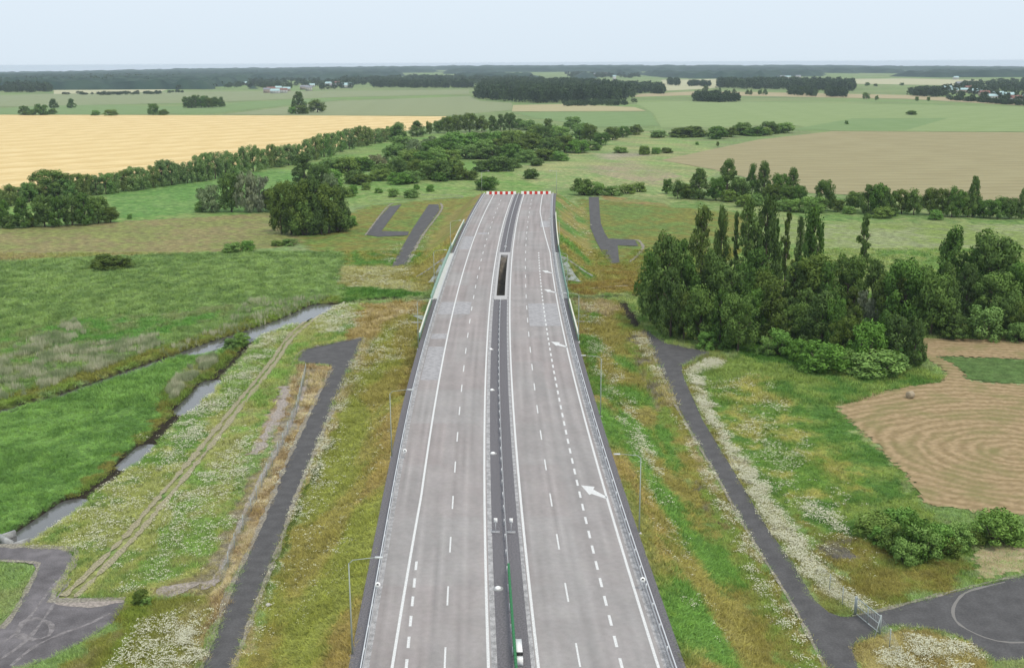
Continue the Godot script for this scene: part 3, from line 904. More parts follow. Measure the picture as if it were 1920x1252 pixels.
# ---------------------------------------------------------------- service roads
func build_side_roads() -> void:
	var asphalt := paint("service_asphalt", Color(0.108, 0.105, 0.106), 0.95, 0.0, grain(512, 0.78, 1.0, [0.015, 0.11, 0.4], 9), 1.0 / 23.0)
	var worn := paint("worn_asphalt", Color(0.175, 0.162, 0.168), 0.95, 0.0, grain(512, 0.72, 1.0, [0.008, 0.03, 0.3], 12), 1.0 / 40.0)
	var dust := paint("pale_dust", Color(0.36, 0.33, 0.27), 1.0, 0.0, grain(256, 0.6, 1.0, [0.05, 0.3], 15), 1.0 / 6.0)
	var rut := paint("track_soil", Color(0.43, 0.39, 0.25), 1.0, 0.0, grain(256, 0.6, 1.0, [0.05, 0.3], 17), 1.0 / 5.0)
	structure("service_road", flat([V(-29.5, 82.3), V(-29.5, 89.4), V(-29.7, 96.5), V(-30.9, 112.0), V(-31.3, 124.8), V(-31.8, 138.6), V(-32.9, 159.3), V(-33.7, 188.7), V(-34.1, 203.1), V(-34.4, 206.1), V(-35.7, 207.7), V(-38.0, 208.1), V(-42.0, 209.0), V(-41.8, 218.9), V(-35.3, 225.0), V(-31.3, 229.1), V(-30.7, 214.9), V(-30.3, 200.8), V(-30.2, 177.8), V(-29.7, 159.2), V(-29.1, 140.1), V(-28.1, 123.7), V(-27.5, 109.7), V(-26.9, 96.4), V(-26.4, 88.5), V(-26.3, 82.2)], 0.03), asphalt, "dark asphalt service road left of the motorway with a square turning bay")
	structure("service_road", flat([V(28.4, 235.0), V(31.1, 231.1), V(31.7, 221.8), V(35.7, 220.4), V(39.4, 219.0), V(39.2, 214.3), V(38.0, 209.8), V(32.3, 205.2), V(31.6, 200.7), V(31.3, 196.3), V(30.6, 171.6), V(30.8, 163.2), V(31.2, 145.3), V(31.5, 127.4), V(32.2, 118.6), V(32.2, 109.6), V(33.0, 106.8), V(34.0, 105.9), V(35.2, 105.9), V(38.7, 107.2), V(43.0, 109.2), V(49.2, 111.9), V(56.5, 115.0), V(66.8, 119.1), V(72.1, 112.3), V(59.9, 91.1), V(52.5, 96.8), V(49.1, 97.2), V(46.1, 96.9), V(45.5, 99.3), V(45.1, 101.0), V(44.0, 102.3), V(42.7, 103.2), V(40.6, 103.6), V(38.3, 103.9), V(36.6, 102.1), V(33.7, 100.3), V(33.1, 99.0), V(32.8, 95.8), V(32.5, 81.7), V(29.4, 81.8), V(29.7, 95.9), V(29.7, 108.2), V(29.3, 119.6), V(28.7, 131.4), V(28.6, 145.3), V(28.1, 161.2), V(27.6, 183.4), V(28.0, 216.6)], 0.03), asphalt, "dark asphalt service road right of the motorway with a bay and a turning area")
	structure("service_road", flat([V(-34.1, 313.8), V(-30.5, 315.4), V(-30.3, 330.8), V(-30.4, 370.0), V(-28.2, 437.9), V(-29.8, 456.6), V(-33.7, 456.8), V(-34.4, 392.6), V(-34.3, 330.9)], 0.03), asphalt, "far service road left of the motorway beyond the stream")
	structure("service_road", flat([V(-44.8, 457.3), V(-49.1, 450.5), V(-49.4, 408.2), V(-48.8, 374.2), V(-44.3, 369.3), V(-34.7, 372.5), V(-35.1, 381.0), V(-44.7, 382.6), V(-44.9, 413.8), V(-44.9, 446.9)], 0.034), asphalt, "looped far service road at the left end of the embankment")
	structure("service_road", flat([V(33.2, 480.0), V(37.5, 479.8), V(33.8, 425.8), V(32.0, 398.2), V(31.5, 375.0), V(31.7, 363.2), V(40.0, 360.6), V(39.8, 347.6), V(33.4, 348.8), V(32.0, 330.8), V(31.0, 317.1), V(28.5, 316.2), V(27.5, 333.8), V(27.3, 359.9), V(27.6, 389.0)], 0.03), asphalt, "far service road right of the motorway with a short branch")
	structure("service_yard", flat([V(-69.7, 125.6), V(-61.4, 124.4), V(-57.2, 124.0), V(-52.9, 123.4), V(-51.3, 121.0), V(-50.7, 115.7), V(-50.0, 111.2), V(-48.8, 110.2), V(-45.5, 110.4), V(-41.9, 110.7), V(-41.4, 108.4), V(-41.4, 105.4), V(-42.9, 101.9), V(-44.8, 98.6), V(-48.4, 94.9), V(-54.6, 91.4), V(-58.0, 97.9), V(-52.6, 104.5), V(-52.7, 107.6), V(-54.7, 118.3), V(-55.7, 119.8), V(-59.6, 120.4), V(-67.6, 121.3)], 0.03), worn, "worn grey asphalt yard at the lower left corner")
	# pale dusty margins and tracks
	ribbon("road_margin", [V(-42.3, 208.2), V(-41.9, 218.9), V(-35.4, 225.5), V(-31.1, 229.6)], 0.7, 0.045, dust, "pale gravel margin of the left turning bay")
	ribbon("road_margin", [V(-29.9, 96.5), V(-31.1, 112.2), V(-31.4, 124.8), V(-32.0, 138.6), V(-33.0, 159.3), V(-33.9, 188.7), V(-34.2, 203.1)], 0.6, 0.045, dust, "pale gravel margin along the left service road")
	ribbon("road_margin", [V(-30.9, 228.6), V(-30.0, 200.7), V(-29.9, 177.8), V(-29.4, 159.2), V(-28.9, 140.1), V(-27.9, 123.7), V(-27.4, 109.7), V(-26.7, 96.4)], 0.55, 0.046, dust, "pale gravel margin between the left service road and the slope")
	ribbon("road_margin", [V(28.2, 235.0), V(27.8, 216.6), V(27.4, 183.4), V(27.9, 161.2), V(28.4, 145.3), V(28.6, 131.4), V(29.1, 119.6), V(29.6, 108.2), V(29.6, 95.9)], 0.35, 0.045, dust, "pale gravel margin between the right service road and the slope")
	ribbon("road_margin", [V(35.2, 106.1), V(38.8, 107.4), V(43.1, 109.4), V(49.3, 112.2), V(56.6, 115.3), V(66.9, 119.4)], 0.5, 0.045, dust, "pale dry margin above the right turning area")
	ribbon("road_margin", [V(-65.6, 125.2), V(-61.6, 124.7), V(-53.0, 123.7), V(-51.2, 121.0), V(-50.5, 115.7), V(-49.9, 111.2), V(-48.8, 110.4), V(-41.9, 110.8)], 0.8, 0.047, dust, "pale gravel margin round the worn yard")
	ribbon("road_margin", [V(-52.5, 104.3), V(-52.6, 107.6), V(-54.5, 118.2), V(-55.7, 119.9), V(-59.7, 120.5), V(-63.7, 121.0)], 0.5, 0.047, dust, "pale margin of the grass corner inside the yard")
	ribbon("dust_ring", [V(54.3, 113.6), V(49.7, 111.6), V(47.5, 109.5), V(45.9, 106.7), V(45.6, 104.0), V(47.1, 101.4), V(49.2, 100.4), V(52.7, 100.7)], 0.27, 0.043, paint("ring_dust", Color(0.19, 0.18, 0.168), 1.0), "pale ring of dust swept on the asphalt turning area")
	ribbon("dirt_track", [V(-48.9, 111.4), V(-48.3, 116.6), V(-47.5, 126.5), V(-47.3, 138.5), V(-47.0, 152.6), V(-46.9, 167.0), V(-46.9, 181.0), V(-46.8, 196.7), V(-46.8, 211.9), V(-47.4, 230.4), V(-45.9, 247.7), V(-43.7, 260.2)], 0.75, 0.10, rut, "left wheel rut of the dirt track on the flowery bank", true)
	ribbon("dirt_track", [V(-47.5, 111.2), V(-47.0, 116.3), V(-46.2, 126.2), V(-45.9, 137.7), V(-45.7, 151.7), V(-45.6, 165.9), V(-45.7, 179.8), V(-45.6, 195.3), V(-45.7, 210.7), V(-46.2, 228.5), V(-44.6, 245.5), V(-42.8, 258.4)], 0.75, 0.10, rut, "right wheel rut of the dirt track on the flowery bank", true)
	var bare := paint("bare_soil", Color(0.40, 0.35, 0.31), 1.0, 0.0, grain(256, 0.7, 1.0, [0.05, 0.3], 19), 1.0 / 7.0)
	ribbon("bare_path", [V(-40.7, 192.5), V(-38.9, 180.9), V(-38.2, 169.5), V(-38.1, 161.3), V(-38.5, 156.5)], 1.5, 0.05, bare, "pale pinkish bare path among the grass left of the service road", true)
	ribbon("bare_path", [V(-38.3, 203.1), V(-36.9, 190.4), V(-35.7, 173.3), V(-35.2, 160.3), V(-35.1, 148.1), V(-34.7, 136.5), V(-33.9, 126.4), V(-33.5, 118.9), V(-33.3, 113.8)], 0.55, 0.03, bare, "thin grey trodden line beside the left wire fence", true)
	ribbon("bare_path", [V(-39.0, 112.1), V(-37.5, 112.6), V(-36.1, 113.8), V(-34.7, 114.6), V(-33.2, 114.1)], 2.2, 0.05, bare, "pale bare earth crossing between the yard and the service road", true)
	var smear := paint("asphalt_smear", Color(0.26, 0.24, 0.24), 1.0, 0.0, grain(256, 0.7, 1.0, [0.04, 0.3], 20), 1.0 / 9.0)
	ribbon("tyre_mark", [V(-52.4, 99.4), V(-50.7, 102.5), V(-50.6, 107.6), V(-50.9, 112.5), V(-51.0, 117.1)], 0.35, 0.042, smear, "pale tyre mark curving across the worn yard, left one")
	ribbon("tyre_mark", [V(-50.3, 96.9), V(-48.9, 101.4), V(-48.9, 106.4), V(-49.4, 111.4), V(-49.7, 115.7)], 0.35, 0.042, smear, "pale tyre mark curving across the worn yard, right one")
	ribbon("tyre_mark", [V(-48.3, 97.0), V(-47.6, 100.4), V(-46.0, 103.0), V(-44.0, 105.0), V(-42.4, 107.5)], 0.4, 0.043, smear, "pale tyre mark along the lower part of the worn yard")
	ribbon("tyre_mark", [V(-50.3, 103.0), V(-50.8, 105.5), V(-49.6, 106.4), V(-47.6, 105.0), V(-47.0, 102.8), V(-48.3, 102.0), V(-50.1, 103.0)], 0.7, 0.044, smear, "pale ring of dust in the middle of the worn yard")
	ribbon("tyre_mark", [V(-48.8, 110.4), V(-46.3, 109.4), V(-44.1, 109.9), V(-41.9, 110.4)], 1.3, 0.044, bare, "pale dusty upper edge of the worn yard")
	ribbon("road_margin", [V(40.0, 360.6), V(41.2, 357.2), V(40.9, 344.4), V(37.7, 330.6), V(33.9, 317.8)], 0.8, 0.045, dust, "pale gravel edge at the end of the far right branch road")
	ribbon("road_margin", [V(-49.1, 371.8), V(-49.7, 452.2), V(-45.4, 460.9)], 0.5, 0.045, dust, "pale edge of the looped far service road")
	ribbon("road_margin", [V(-30.0, 315.4), V(-29.8, 330.8), V(-29.8, 370.0), V(-27.5, 437.8), V(-29.1, 460.2)], 0.7, 0.045, dust, "pale edge of the far left service road")
	ribbon("dirt_track", [V(-60.2, 470.7), V(-42.5, 473.7), V(-24.8, 478.7), V(-20.8, 482.4), V(-25.2, 488.6), V(-39.4, 491.3)], 0.6, 0.03, dust, "thin pale track looping beside the left end of the motorway")
	ribbon("concrete_gutter", [V(19.9, 279.9), V(26.1, 282.5), V(31.4, 283.8)], 0.7, 0.06, paint("old_concrete", Color(0.36, 0.33, 0.27), 0.9), "pale concrete strip on the grass right of the bridge")

func ribbon(called: String, line: Array, width: float, y: float, mat: Material, label: String, follow := false) -> void:
	var st := SurfaceTool.new()
	st.begin(Mesh.PRIMITIVE_TRIANGLES)
	var pts := []
	for i in line.size() - 1:
		var n := int(line[i].distance_to(line[i + 1]) / 1.2) + 1
		for k in n: pts.append(line[i].cubic_interpolate(line[i + 1], line[maxi(i - 1, 0)], line[mini(i + 2, line.size() - 1)], float(k) / n))
	pts.append(line[-1])
	for i in pts.size():
		var d: Vector2 = (pts[mini(i + 1, pts.size() - 1)] - pts[maxi(i - 1, 0)]).normalized()
		var w := width * 0.5 * (1.0 + 0.7 * n_fine.get_noise_2d(pts[i].x, pts[i].y) + 0.6 * n_warp.get_noise_2d(pts[i].x * 2.0, pts[i].y * 2.0))
		var o := Vector2(-d.y, d.x) * w
		for e in [1.0, -1.0]:
			var q: Vector2 = pts[i] + o * e
			st.set_normal(Vector3.UP)
			st.add_vertex(Vector3(q.x, y + (height(q.x, q.y) + 0.02 if follow else 0.0), -q.y))
		if i > 0:
			var p := i * 2
			st.add_index(p - 2); st.add_index(p); st.add_index(p - 1)
			st.add_index(p - 1); st.add_index(p); st.add_index(p + 1)
	structure(called, st.commit(), mat, label)

# ---------------------------------------------------------------- motorway
func concrete_tint(off: float, s: float) -> Color:
	var streak := n_mid.get_noise_2d(off * 9.0, s * 0.16) * 0.5 + n_fine.get_noise_2d(off * 1.6, s * 0.02) * 0.5
	var cross := n_mid.get_noise_2d(s * 1.2, 50.0 + floorf(off / 4.0) * 9.0)
	var slab := n_big.get_noise_2d(floorf(s / 17.0) * 31.0, floorf((off + 30.0) / 5.0) * 77.0)
	var v := 1.0 + 0.23 * streak + 0.07 * cross + 0.06 * slab + 0.04 * n_fine.get_noise_2d(off * 3.0, s * 3.0)
	var warm := 0.5 + 0.9 * slab + 0.4 * n_big.get_noise_2d(off * 3.0, s)
	return Color(0.310, 0.279, 0.270).lerp(Color(0.298, 0.282, 0.274), clampf(warm, 0.0, 1.0)) * v

func c_of(v: float) -> Callable:
	return func(_s: float) -> float: return v

func build_motorway() -> void:
	var concrete := vcol("road_concrete", grain(512, 0.92, 1.0, [0.02, 0.1, 0.4], 21), 1.0 / 11.0, 0.9)
	structure("left_carriageway", strip(o_edge_left, c_of(-4.35), ROAD_START, ROAD_END, 1.0, ROAD_Y, 0.0, concrete_tint, 22), concrete, "left concrete carriageway of the new motorway")
	structure("right_carriageway", strip(c_of(-0.6), o_edge_right, ROAD_START, ROAD_END, 1.0, ROAD_Y, 0.0, concrete_tint, 22), concrete, "right concrete carriageway with a merging lane")
	var gravel := paint("dark_gravel", Color(0.215, 0.205, 0.218), 1.0, 0.0, grain(512, 0.62, 1.0, [0.05, 0.2, 0.45], 23), 1.0 / 7.0)
	var gutter := paint("gutter_concrete", Color(0.44, 0.43, 0.43), 0.9, 0.0, grain(256, 0.7, 1.0, [0.03, 0.2], 25), 1.0 / 9.0)
	for r in [[ROAD_START, BRIDGE_NEAR - 1.5], [BRIDGE_FAR + 1.5, ROAD_END]]:
		structure("median_gravel", strip(c_of(-3.85), c_of(-0.97), r[0], r[1], 1.0, ROAD_Y - 0.03), gravel, "dark gravel strip between the carriageways " + ("before" if r[0] < 100.0 else "beyond") + " the bridge")
		structure("gravel_shoulder", strip(o_bank_left, func(s): return o_edge_left(s) - 0.5, r[0], r[1], 1.0, ROAD_Y - 0.04), gravel, "dark gravel shoulder left of the road " + ("before" if r[0] < 100.0 else "beyond") + " the bridge")
		structure("gravel_shoulder", strip(func(s): return o_edge_right(s) + 0.62, o_bank_right, r[0], r[1], 1.0, ROAD_Y - 0.04), gravel, "dark gravel shoulder right of the road " + ("before" if r[0] < 100.0 else "beyond") + " the bridge")
	structure("median_gutter", strip(c_of(-4.35), c_of(-3.85), ROAD_START, ROAD_END, 1.0, ROAD_Y - 0.01, 0.3), gutter, "pale concrete gutter along the left side of the median")
	structure("median_gutter", strip(c_of(-0.97), c_of(-0.6), ROAD_START, ROAD_END, 1.0, ROAD_Y - 0.01, 0.3), gutter, "pale concrete gutter along the right side of the median")
	structure("road_gutter", strip(func(s): return o_edge_left(s) - 0.5, o_edge_left, ROAD_START, ROAD_END, 1.0, ROAD_Y + 0.008, 0.3), gutter, "pale concrete gutter at the left edge of the road")
	structure("road_gutter", strip(o_edge_right, func(s): return o_edge_right(s) + 0.62, ROAD_START, ROAD_END, 1.0, ROAD_Y + 0.008, 0.3), gutter, "pale concrete gutter at the right edge of the road")
	# lighter repaired slabs
	var patch := paint("pale_slab", Color(0.365, 0.355, 0.360), 0.9, 0.0, grain(256, 0.84, 1.0, [0.02, 0.12], 27), 1.0 / 8.0)
	var lc := get_node("left_carriageway")
	var rc := get_node("right_carriageway")
	for d in [[lc, -15.2, -12.3, 175.0, 197.0], [lc, -15.2, -12.3, 203.0, 207.0], [lc, -15.2, -8.6, 224.0, 236.0], [lc, -15.3, -12.4, 306.0, 330.0], [lc, -11.6, -8.6, 334.0, 337.0], [rc, 3.5, 9.6, 213.0, 234.0], [rc, 7.3, 10.2, 348.0, 362.0]]:
		obj("pale_slab", strip(c_of(d[1]), c_of(d[2]), d[3], d[4], 1.0, ROAD_Y + 0.004), patch, d[0])
	# end of the road: the fill falls away behind the last slab

func build_markings() -> void:
	var white := paint("road_paint", Color(0.70, 0.70, 0.69), 0.7, 0.0, grain(256, 0.82, 1.0, [0.05, 0.4], 29), 1.0 / 3.0)
	var lc := get_node("left_carriageway")
	var rc := get_node("right_carriageway")
	var y := ROAD_Y + 0.009
	var line := func(parent: Node, called: String, off: Callable, w: float, s0: float, s1: float) -> void:
		obj(called, strip(func(s): return off.call(s) - w * 0.5, func(s): return off.call(s) + w * 0.5, s0, s1, 2.0, y), white, parent)
	line.call(lc, "edge_line", c_of(-4.62), 0.26, ROAD_START, ROAD_END - 1.0)
	line.call(lc, "edge_line", o_line_left, 0.26, ROAD_START, ROAD_END - 1.0)
	line.call(rc, "edge_line", c_of(-0.36), 0.26, ROAD_START, ROAD_END - 1.0)
	line.call(rc, "edge_line", o_line_right, 0.26, ROAD_START, ROAD_END - 1.0)
	var s := 53.9
	while s < 430.0:
		line.call(lc, "lane_dash", c_of(-8.35), 0.17, s - 4.0, s)
		s += 11.83
	s = 54.5
	while s < 430.0:
		line.call(rc, "lane_dash", c_of(3.2), 0.17, s - 4.0, s)
		s += 11.83
	s = 60.3
	while s < 303.0:
		line.call(rc, "merge_dash", c_of(6.75), 0.26, s - 2.0, s)
		s += 3.87
	s = 106.9
	while s > 55.0:
		line.call(lc, "merge_dash", func(q): return -11.75 + 0.006 * (106.9 - q), 0.26, s - 2.0, s)
		s -= 3.9
	# merge arrows in the right lane
	var shape: Array = [V(8.4, 127.7), V(10.0, 127.2), V(9.8, 126.3), V(11.2, 124.0), V(11.1, 123.3), V(9.5, 124.9), V(9.2, 124.6)]
	var mid := Vector2.ZERO
	for p in shape: mid += p / shape.size()
	for c in [V(9.8, 125.8), V(8.7, 198.0), V(8.8, 247.1), V(9.0, 270.8)]:
		var moved := []
		for p in shape: moved.append(p - mid + c)
		obj("merge_arrow", flat(moved, y), white, rc)

func build_bridge() -> void:
	var concrete := paint("bridge_concrete", Color(0.42, 0.42, 0.41), 0.85, 0.0, grain(256, 0.75, 1.0, [0.02, 0.12], 51), 1.0 / 7.0)
	var b := base("motorway_bridge")
	tag(b, "concrete motorway bridge with a dark gap between its two decks", "bridge")
	var s0 := BRIDGE_NEAR - 3.0
	var s1 := BRIDGE_FAR + 3.0
	obj("deck", strip(c_of(-17.3), c_of(-3.4), s0, s1, 2.0, ROAD_Y - 0.12, 1.3), concrete, b)
	obj("deck", strip(c_of(-1.45), c_of(12.3), s0, s1, 2.0, ROAD_Y - 0.12, 1.3), concrete, b)
	obj("walkway", strip(c_of(-17.3), c_of(-15.95), s0 + 1.0, s1 - 1.0, 2.0, ROAD_Y + 0.16, 0.28), paint("pale_concrete", Color(0.52, 0.52, 0.50), 0.85), b)
	obj("walkway", strip(c_of(11.0), c_of(12.3), s0 + 1.0, s1 - 1.0, 2.0, ROAD_Y + 0.16, 0.28), concrete, b)
	var kerb := paint("kerb_concrete", Color(0.38, 0.37, 0.365), 0.85)
	obj("gap_kerb", strip(c_of(-3.85), c_of(-3.35), s0, s1, 2.0, ROAD_Y + 0.14, 0.3), kerb, b)
	obj("gap_kerb", strip(c_of(-1.5), c_of(-0.97), s0, s1, 2.0, ROAD_Y + 0.14, 0.3), kerb, b)
	obj("gap_kerb", strip(c_of(-3.35), c_of(-1.5), s0, s0 + 4.0, 1.0, ROAD_Y + 0.13, 1.2), kerb, b)
	obj("gap_kerb", strip(c_of(-3.35), c_of(-1.5), s1 - 4.0, s1, 1.0, ROAD_Y + 0.13, 1.2), kerb, b)
	for e in [BRIDGE_NEAR + 1.0, BRIDGE_FAR - 1.0]:
		obj("abutment", strip(c_of(-17.0), c_of(12.0), e - 1.0, e + 1.0, 1.0, ROAD_Y - 1.5, 6.0), concrete, b)
	for e in [BRIDGE_NEAR + 19.0, BRIDGE_FAR - 19.0]:
		for off in [-15.0, -10.5, -6.0, 1.5, 5.5, 10.0]:
			var p := along(off, e)
			obj("pier", bar(Vector3(p.x, -1.0, -p.y), Vector3(p.x, ROAD_Y - 1.4, -p.y), 0.5, 0.5, 10), concrete, b)
	# wing walls and slope paving at the corners
	var pave := paint("slope_paving", Color(0.46, 0.50, 0.48), 0.9, 0.0, grain(256, 0.7, 1.0, [0.08, 0.3], 53), 1.0 / 4.0)
	for d in [[-17.3, -1.0, BRIDGE_FAR], [12.3, 1.0, BRIDGE_FAR], [-17.3, -1.0, BRIDGE_NEAR], [12.3, 1.0, BRIDGE_NEAR]]:
		var inward := -1.0 if d[2] > 270.0 else 1.0
		var top := along(d[0], d[2] + inward * 0.6)
		var wide := 9.0 if d[2] > 270.0 else 5.0
		var n := 6
		var st := begin()
		for i in 8:
			for j in 8:
				var q := []
				for c in [[i, j], [i + 1, j], [i + 1, j + 1], [i, j + 1]]:
					var u: float = c[0] / 8.0
					var v: float = c[1] / 8.0
					var x: float = top.x + d[1] * (0.2 + u * lerpf(1.2, 5.2, v))
					var sq: float = top.y + inward * lerpf(0.3, 7.6, v)
					q.append(Vector3(x, height(x, sq) + 0.16, -sq))
				quad(st, q[0], q[1], q[2], q[3])
		obj("slope_paving", done(st), pave, b)
		var wl := begin()
		for k in n:
			var x0: float = top.x + d[1] * wide * k / n
			var x1: float = top.x + d[1] * wide * (k + 1) / n
			var y0 := height(x0, top.y) + 0.3
			var y1 := height(x1, top.y) + 0.3
			var z := -top.y
			quad(wl, Vector3(x0, y0, z), Vector3(x1, y1, z), Vector3(x1, y1, z - inward * 0.5), Vector3(x0, y0, z - inward * 0.5))
			quad(wl, Vector3(x0, y0, z), Vector3(x0, y0 - 0.8, z), Vector3(x1, y1 - 0.8, z), Vector3(x1, y1, z))
			quad(wl, Vector3(x0, y0, z - inward * 0.5), Vector3(x1, y1, z - inward * 0.5), Vector3(x1, y1 - 0.8, z - inward * 0.5), Vector3(x0, y0 - 0.8, z - inward * 0.5))
		obj("wing_wall", done(wl), concrete, b)

# ---------------------------------------------------------------- rails, screens, barriers
func swept(off: Callable, s0: float, s1: float, y: float, profile: Array, step := 4.0) -> ArrayMesh:
	var st := begin()
	var ss := steps(s0, s1, step)
	for k in ss.size() - 1:
		for j in profile.size() - 1:
			var q := []
			for c in [[k, j], [k + 1, j], [k + 1, j + 1], [k, j + 1]]:
				var s: float = ss[c[0]]
				q.append(Vector3(cl(s) + off.call(s) + profile[c[1]][0], y + profile[c[1]][1], -s))
			quad(st, q[0], q[1], q[2], q[3])
	return done(st)

func build_rails() -> void:
	var zinc := paint("galvanised_steel", Color(0.60, 0.61, 0.62), 0.45, 0.35)
	var post_mesh := box(Vector3(0.10, 0.85, 0.12), Vector3(0, 0.35, 0))
	var wave := [[-0.02, 0.30], [0.05, 0.22], [-0.02, 0.15], [0.05, 0.07], [-0.02, 0.0]]
	for d in [["guard rail along the left edge of the motorway", func(s): return o_edge_left(s) - 0.42, 1.0, ROAD_END - 2.0], ["guard rail along the right edge of the motorway", func(s): return o_edge_right(s) + 0.55, -1.0, ROAD_END - 2.0], ["thin central guard rail in the dark median before the bridge", func(_s): return -2.35, 1.0, BRIDGE_NEAR - 4.0], ["thin central guard rail in the dark median beyond the bridge", func(_s): return -2.35, 1.0, ROAD_END - 2.0]]:
		var start := ROAD_START if not "beyond" in d[0] else BRIDGE_FAR + 4.0
		var t := base("guard_rail")
		tag(t, "long galvanised steel " + d[0], "guard rail", "guard rails of the motorway")
		var prof := []
		for p in wave: prof.append([p[0] * d[2], p[1]])
		obj("beam", swept(d[1], start, d[3], ROAD_Y + 0.45, prof), zinc, t)
		if not "central" in d[0]:
			obj("beam", swept(func(s): return d[1].call(s) - 0.22 * d[2], start, d[3], ROAD_Y + 0.62, [[0.0, 0.12], [0.1, 0.12], [0.1, 0.0], [0.0, 0.0], [0.0, 0.12]]), zinc, t)
		var s := maxf(start, 76.0)
		while s < d[3]:
			obj("post", post_mesh, zinc, t, Vector3(cl(s) + d[1].call(s) - 0.12 * d[2], ROAD_Y, -s), heading(s))
			s += 4.0
	# mint green screens where the road nears and crosses the bridge
	var mint := paint("mint_panel", Color(0.42, 0.60, 0.52), 0.4)
	mint.transparency = BaseMaterial3D.TRANSPARENCY_ALPHA
	mint.albedo_color.a = 0.55
	var green := paint("green_steel", Color(0.20, 0.36, 0.27), 0.5, 0.1)
	var cream := paint("cream_coping", Color(0.58, 0.58, 0.48), 0.7)
	for d in [["left", -17.28, 203.0, 358.0], ["right", 12.28, 201.0, 375.0]]:
		var t := base("noise_screen")
		tag(t, "low mint green screen along the %s side of the bridge" % d[0], "noise screen", "green screens beside the bridge")
		var off := c_of(d[1])
		var s: float = d[2]
		while s < d[3] - 1.0:
			var h := 1.9 if s > BRIDGE_NEAR - 8.0 and s < BRIDGE_FAR + 8.0 else 1.25
			obj("panel", swept(off, s + 0.1, s + 3.9, ROAD_Y - 0.1, [[0.0, h], [0.06, h], [0.06, 0.0], [0.0, 0.0], [0.0, h]], 3.8), mint, t)
			var p := along(d[1], s)
			obj("post", box(Vector3(0.16, h + 0.15, 0.16), Vector3(0, h * 0.5, 0)), green, t, Vector3(p.x, ROAD_Y - 0.1, -p.y), heading(s))
			s += 4.0
		obj("coping", swept(off, d[2], BRIDGE_NEAR - 8.0, ROAD_Y + 1.15, [[-0.12, 0.1], [0.18, 0.1], [0.18, 0.0], [-0.12, 0.0], [-0.12, 0.1]]), cream, t)
		obj("coping", swept(off, BRIDGE_FAR + 8.0, d[3], ROAD_Y + 1.15, [[-0.12, 0.1], [0.18, 0.1], [0.18, 0.0], [-0.12, 0.0], [-0.12, 0.1]]), cream, t)
	# green anti-glare slats on the central rail, near end
	var glare := base("anti_glare_screen")
	tag(glare, "row of green anti-glare blades on the central rail at the bottom of the picture", "anti-glare screen")
	obj("base_rail", swept(c_of(-2.35), 70.0, 103.0, ROAD_Y + 0.78, [[-0.08, 0.1], [0.08, 0.1], [0.08, 0.0], [-0.08, 0.0], [-0.08, 0.1]]), paint("glare_green", Color(0.05, 0.20, 0.09), 0.55), glare)
	var blade := box(Vector3(0.24, 0.75, 0.05), Vector3(0, 0.4, 0))
	var s := 70.5
	while s < 103.0:
		obj("blade", blade, mats["glare_green"], glare, Vector3(cl(s) - 2.35, ROAD_Y + 0.86, -s), heading(s) + 0.5)
		s += 0.6
	# striped closing barriers at the far end
	var red := paint("barrier_red", Color(0.52, 0.035, 0.03), 0.5)
	var white := paint("barrier_white", Color(0.78, 0.77, 0.75), 0.5)
	for d in [["left", -15.1, -3.5], ["right", -1.5, 10.2]]:
		var n := 11
		for k in n:
			var off := lerpf(d[1], d[2], (k + 0.5) / n)
			var p := along(off, ROAD_END - 2.2 + 0.12 * sin(k * 2.1))
			var is_red := k % 2 == 1
			var t := base("road_barrier", Vector3(p.x, ROAD_Y + 0.005, -p.y), heading(ROAD_END) + 0.02 * sin(k * 3.7))
			tag(t, "%s plastic barrier block, %s from the left across the end of the %s carriageway" % ["red" if is_red else "white", ordinal(k + 1), d[0]], "road barrier", "red and white blocks closing the road")
			var st := begin()
			var w: float = (d[2] - d[1]) / n * 0.5 - 0.02
			var prof := [[0.3, 0.0], [0.3, 0.25], [0.13, 0.55], [0.11, 1.05], [0.05, 1.1]]
			for j in prof.size() - 1:
				for e in [1.0, -1.0]:
					quad(st, Vector3(-w, prof[j][1], prof[j][0] * e), Vector3(-w, prof[j + 1][1], prof[j + 1][0] * e), Vector3(w, prof[j + 1][1], prof[j + 1][0] * e), Vector3(w, prof[j][1], prof[j][0] * e))
				for e in [w, -w]:
					quad(st, Vector3(e, prof[j][1], prof[j][0]), Vector3(e, prof[j + 1][1], prof[j + 1][0]), Vector3(e, prof[j + 1][1], -prof[j + 1][0]), Vector3(e, prof[j][1], -prof[j][0]))
			quad(st, Vector3(-w, 1.1, 0.05), Vector3(-w, 1.1, -0.05), Vector3(w, 1.1, -0.05), Vector3(w, 1.1, 0.05))
			obj("body", done(st), red if is_red else white, t)
			obj("fill_cap", bar(Vector3(0, 1.09, 0), Vector3(0, 1.14, 0), 0.09, 0.08, 8), white if is_red else red, t)

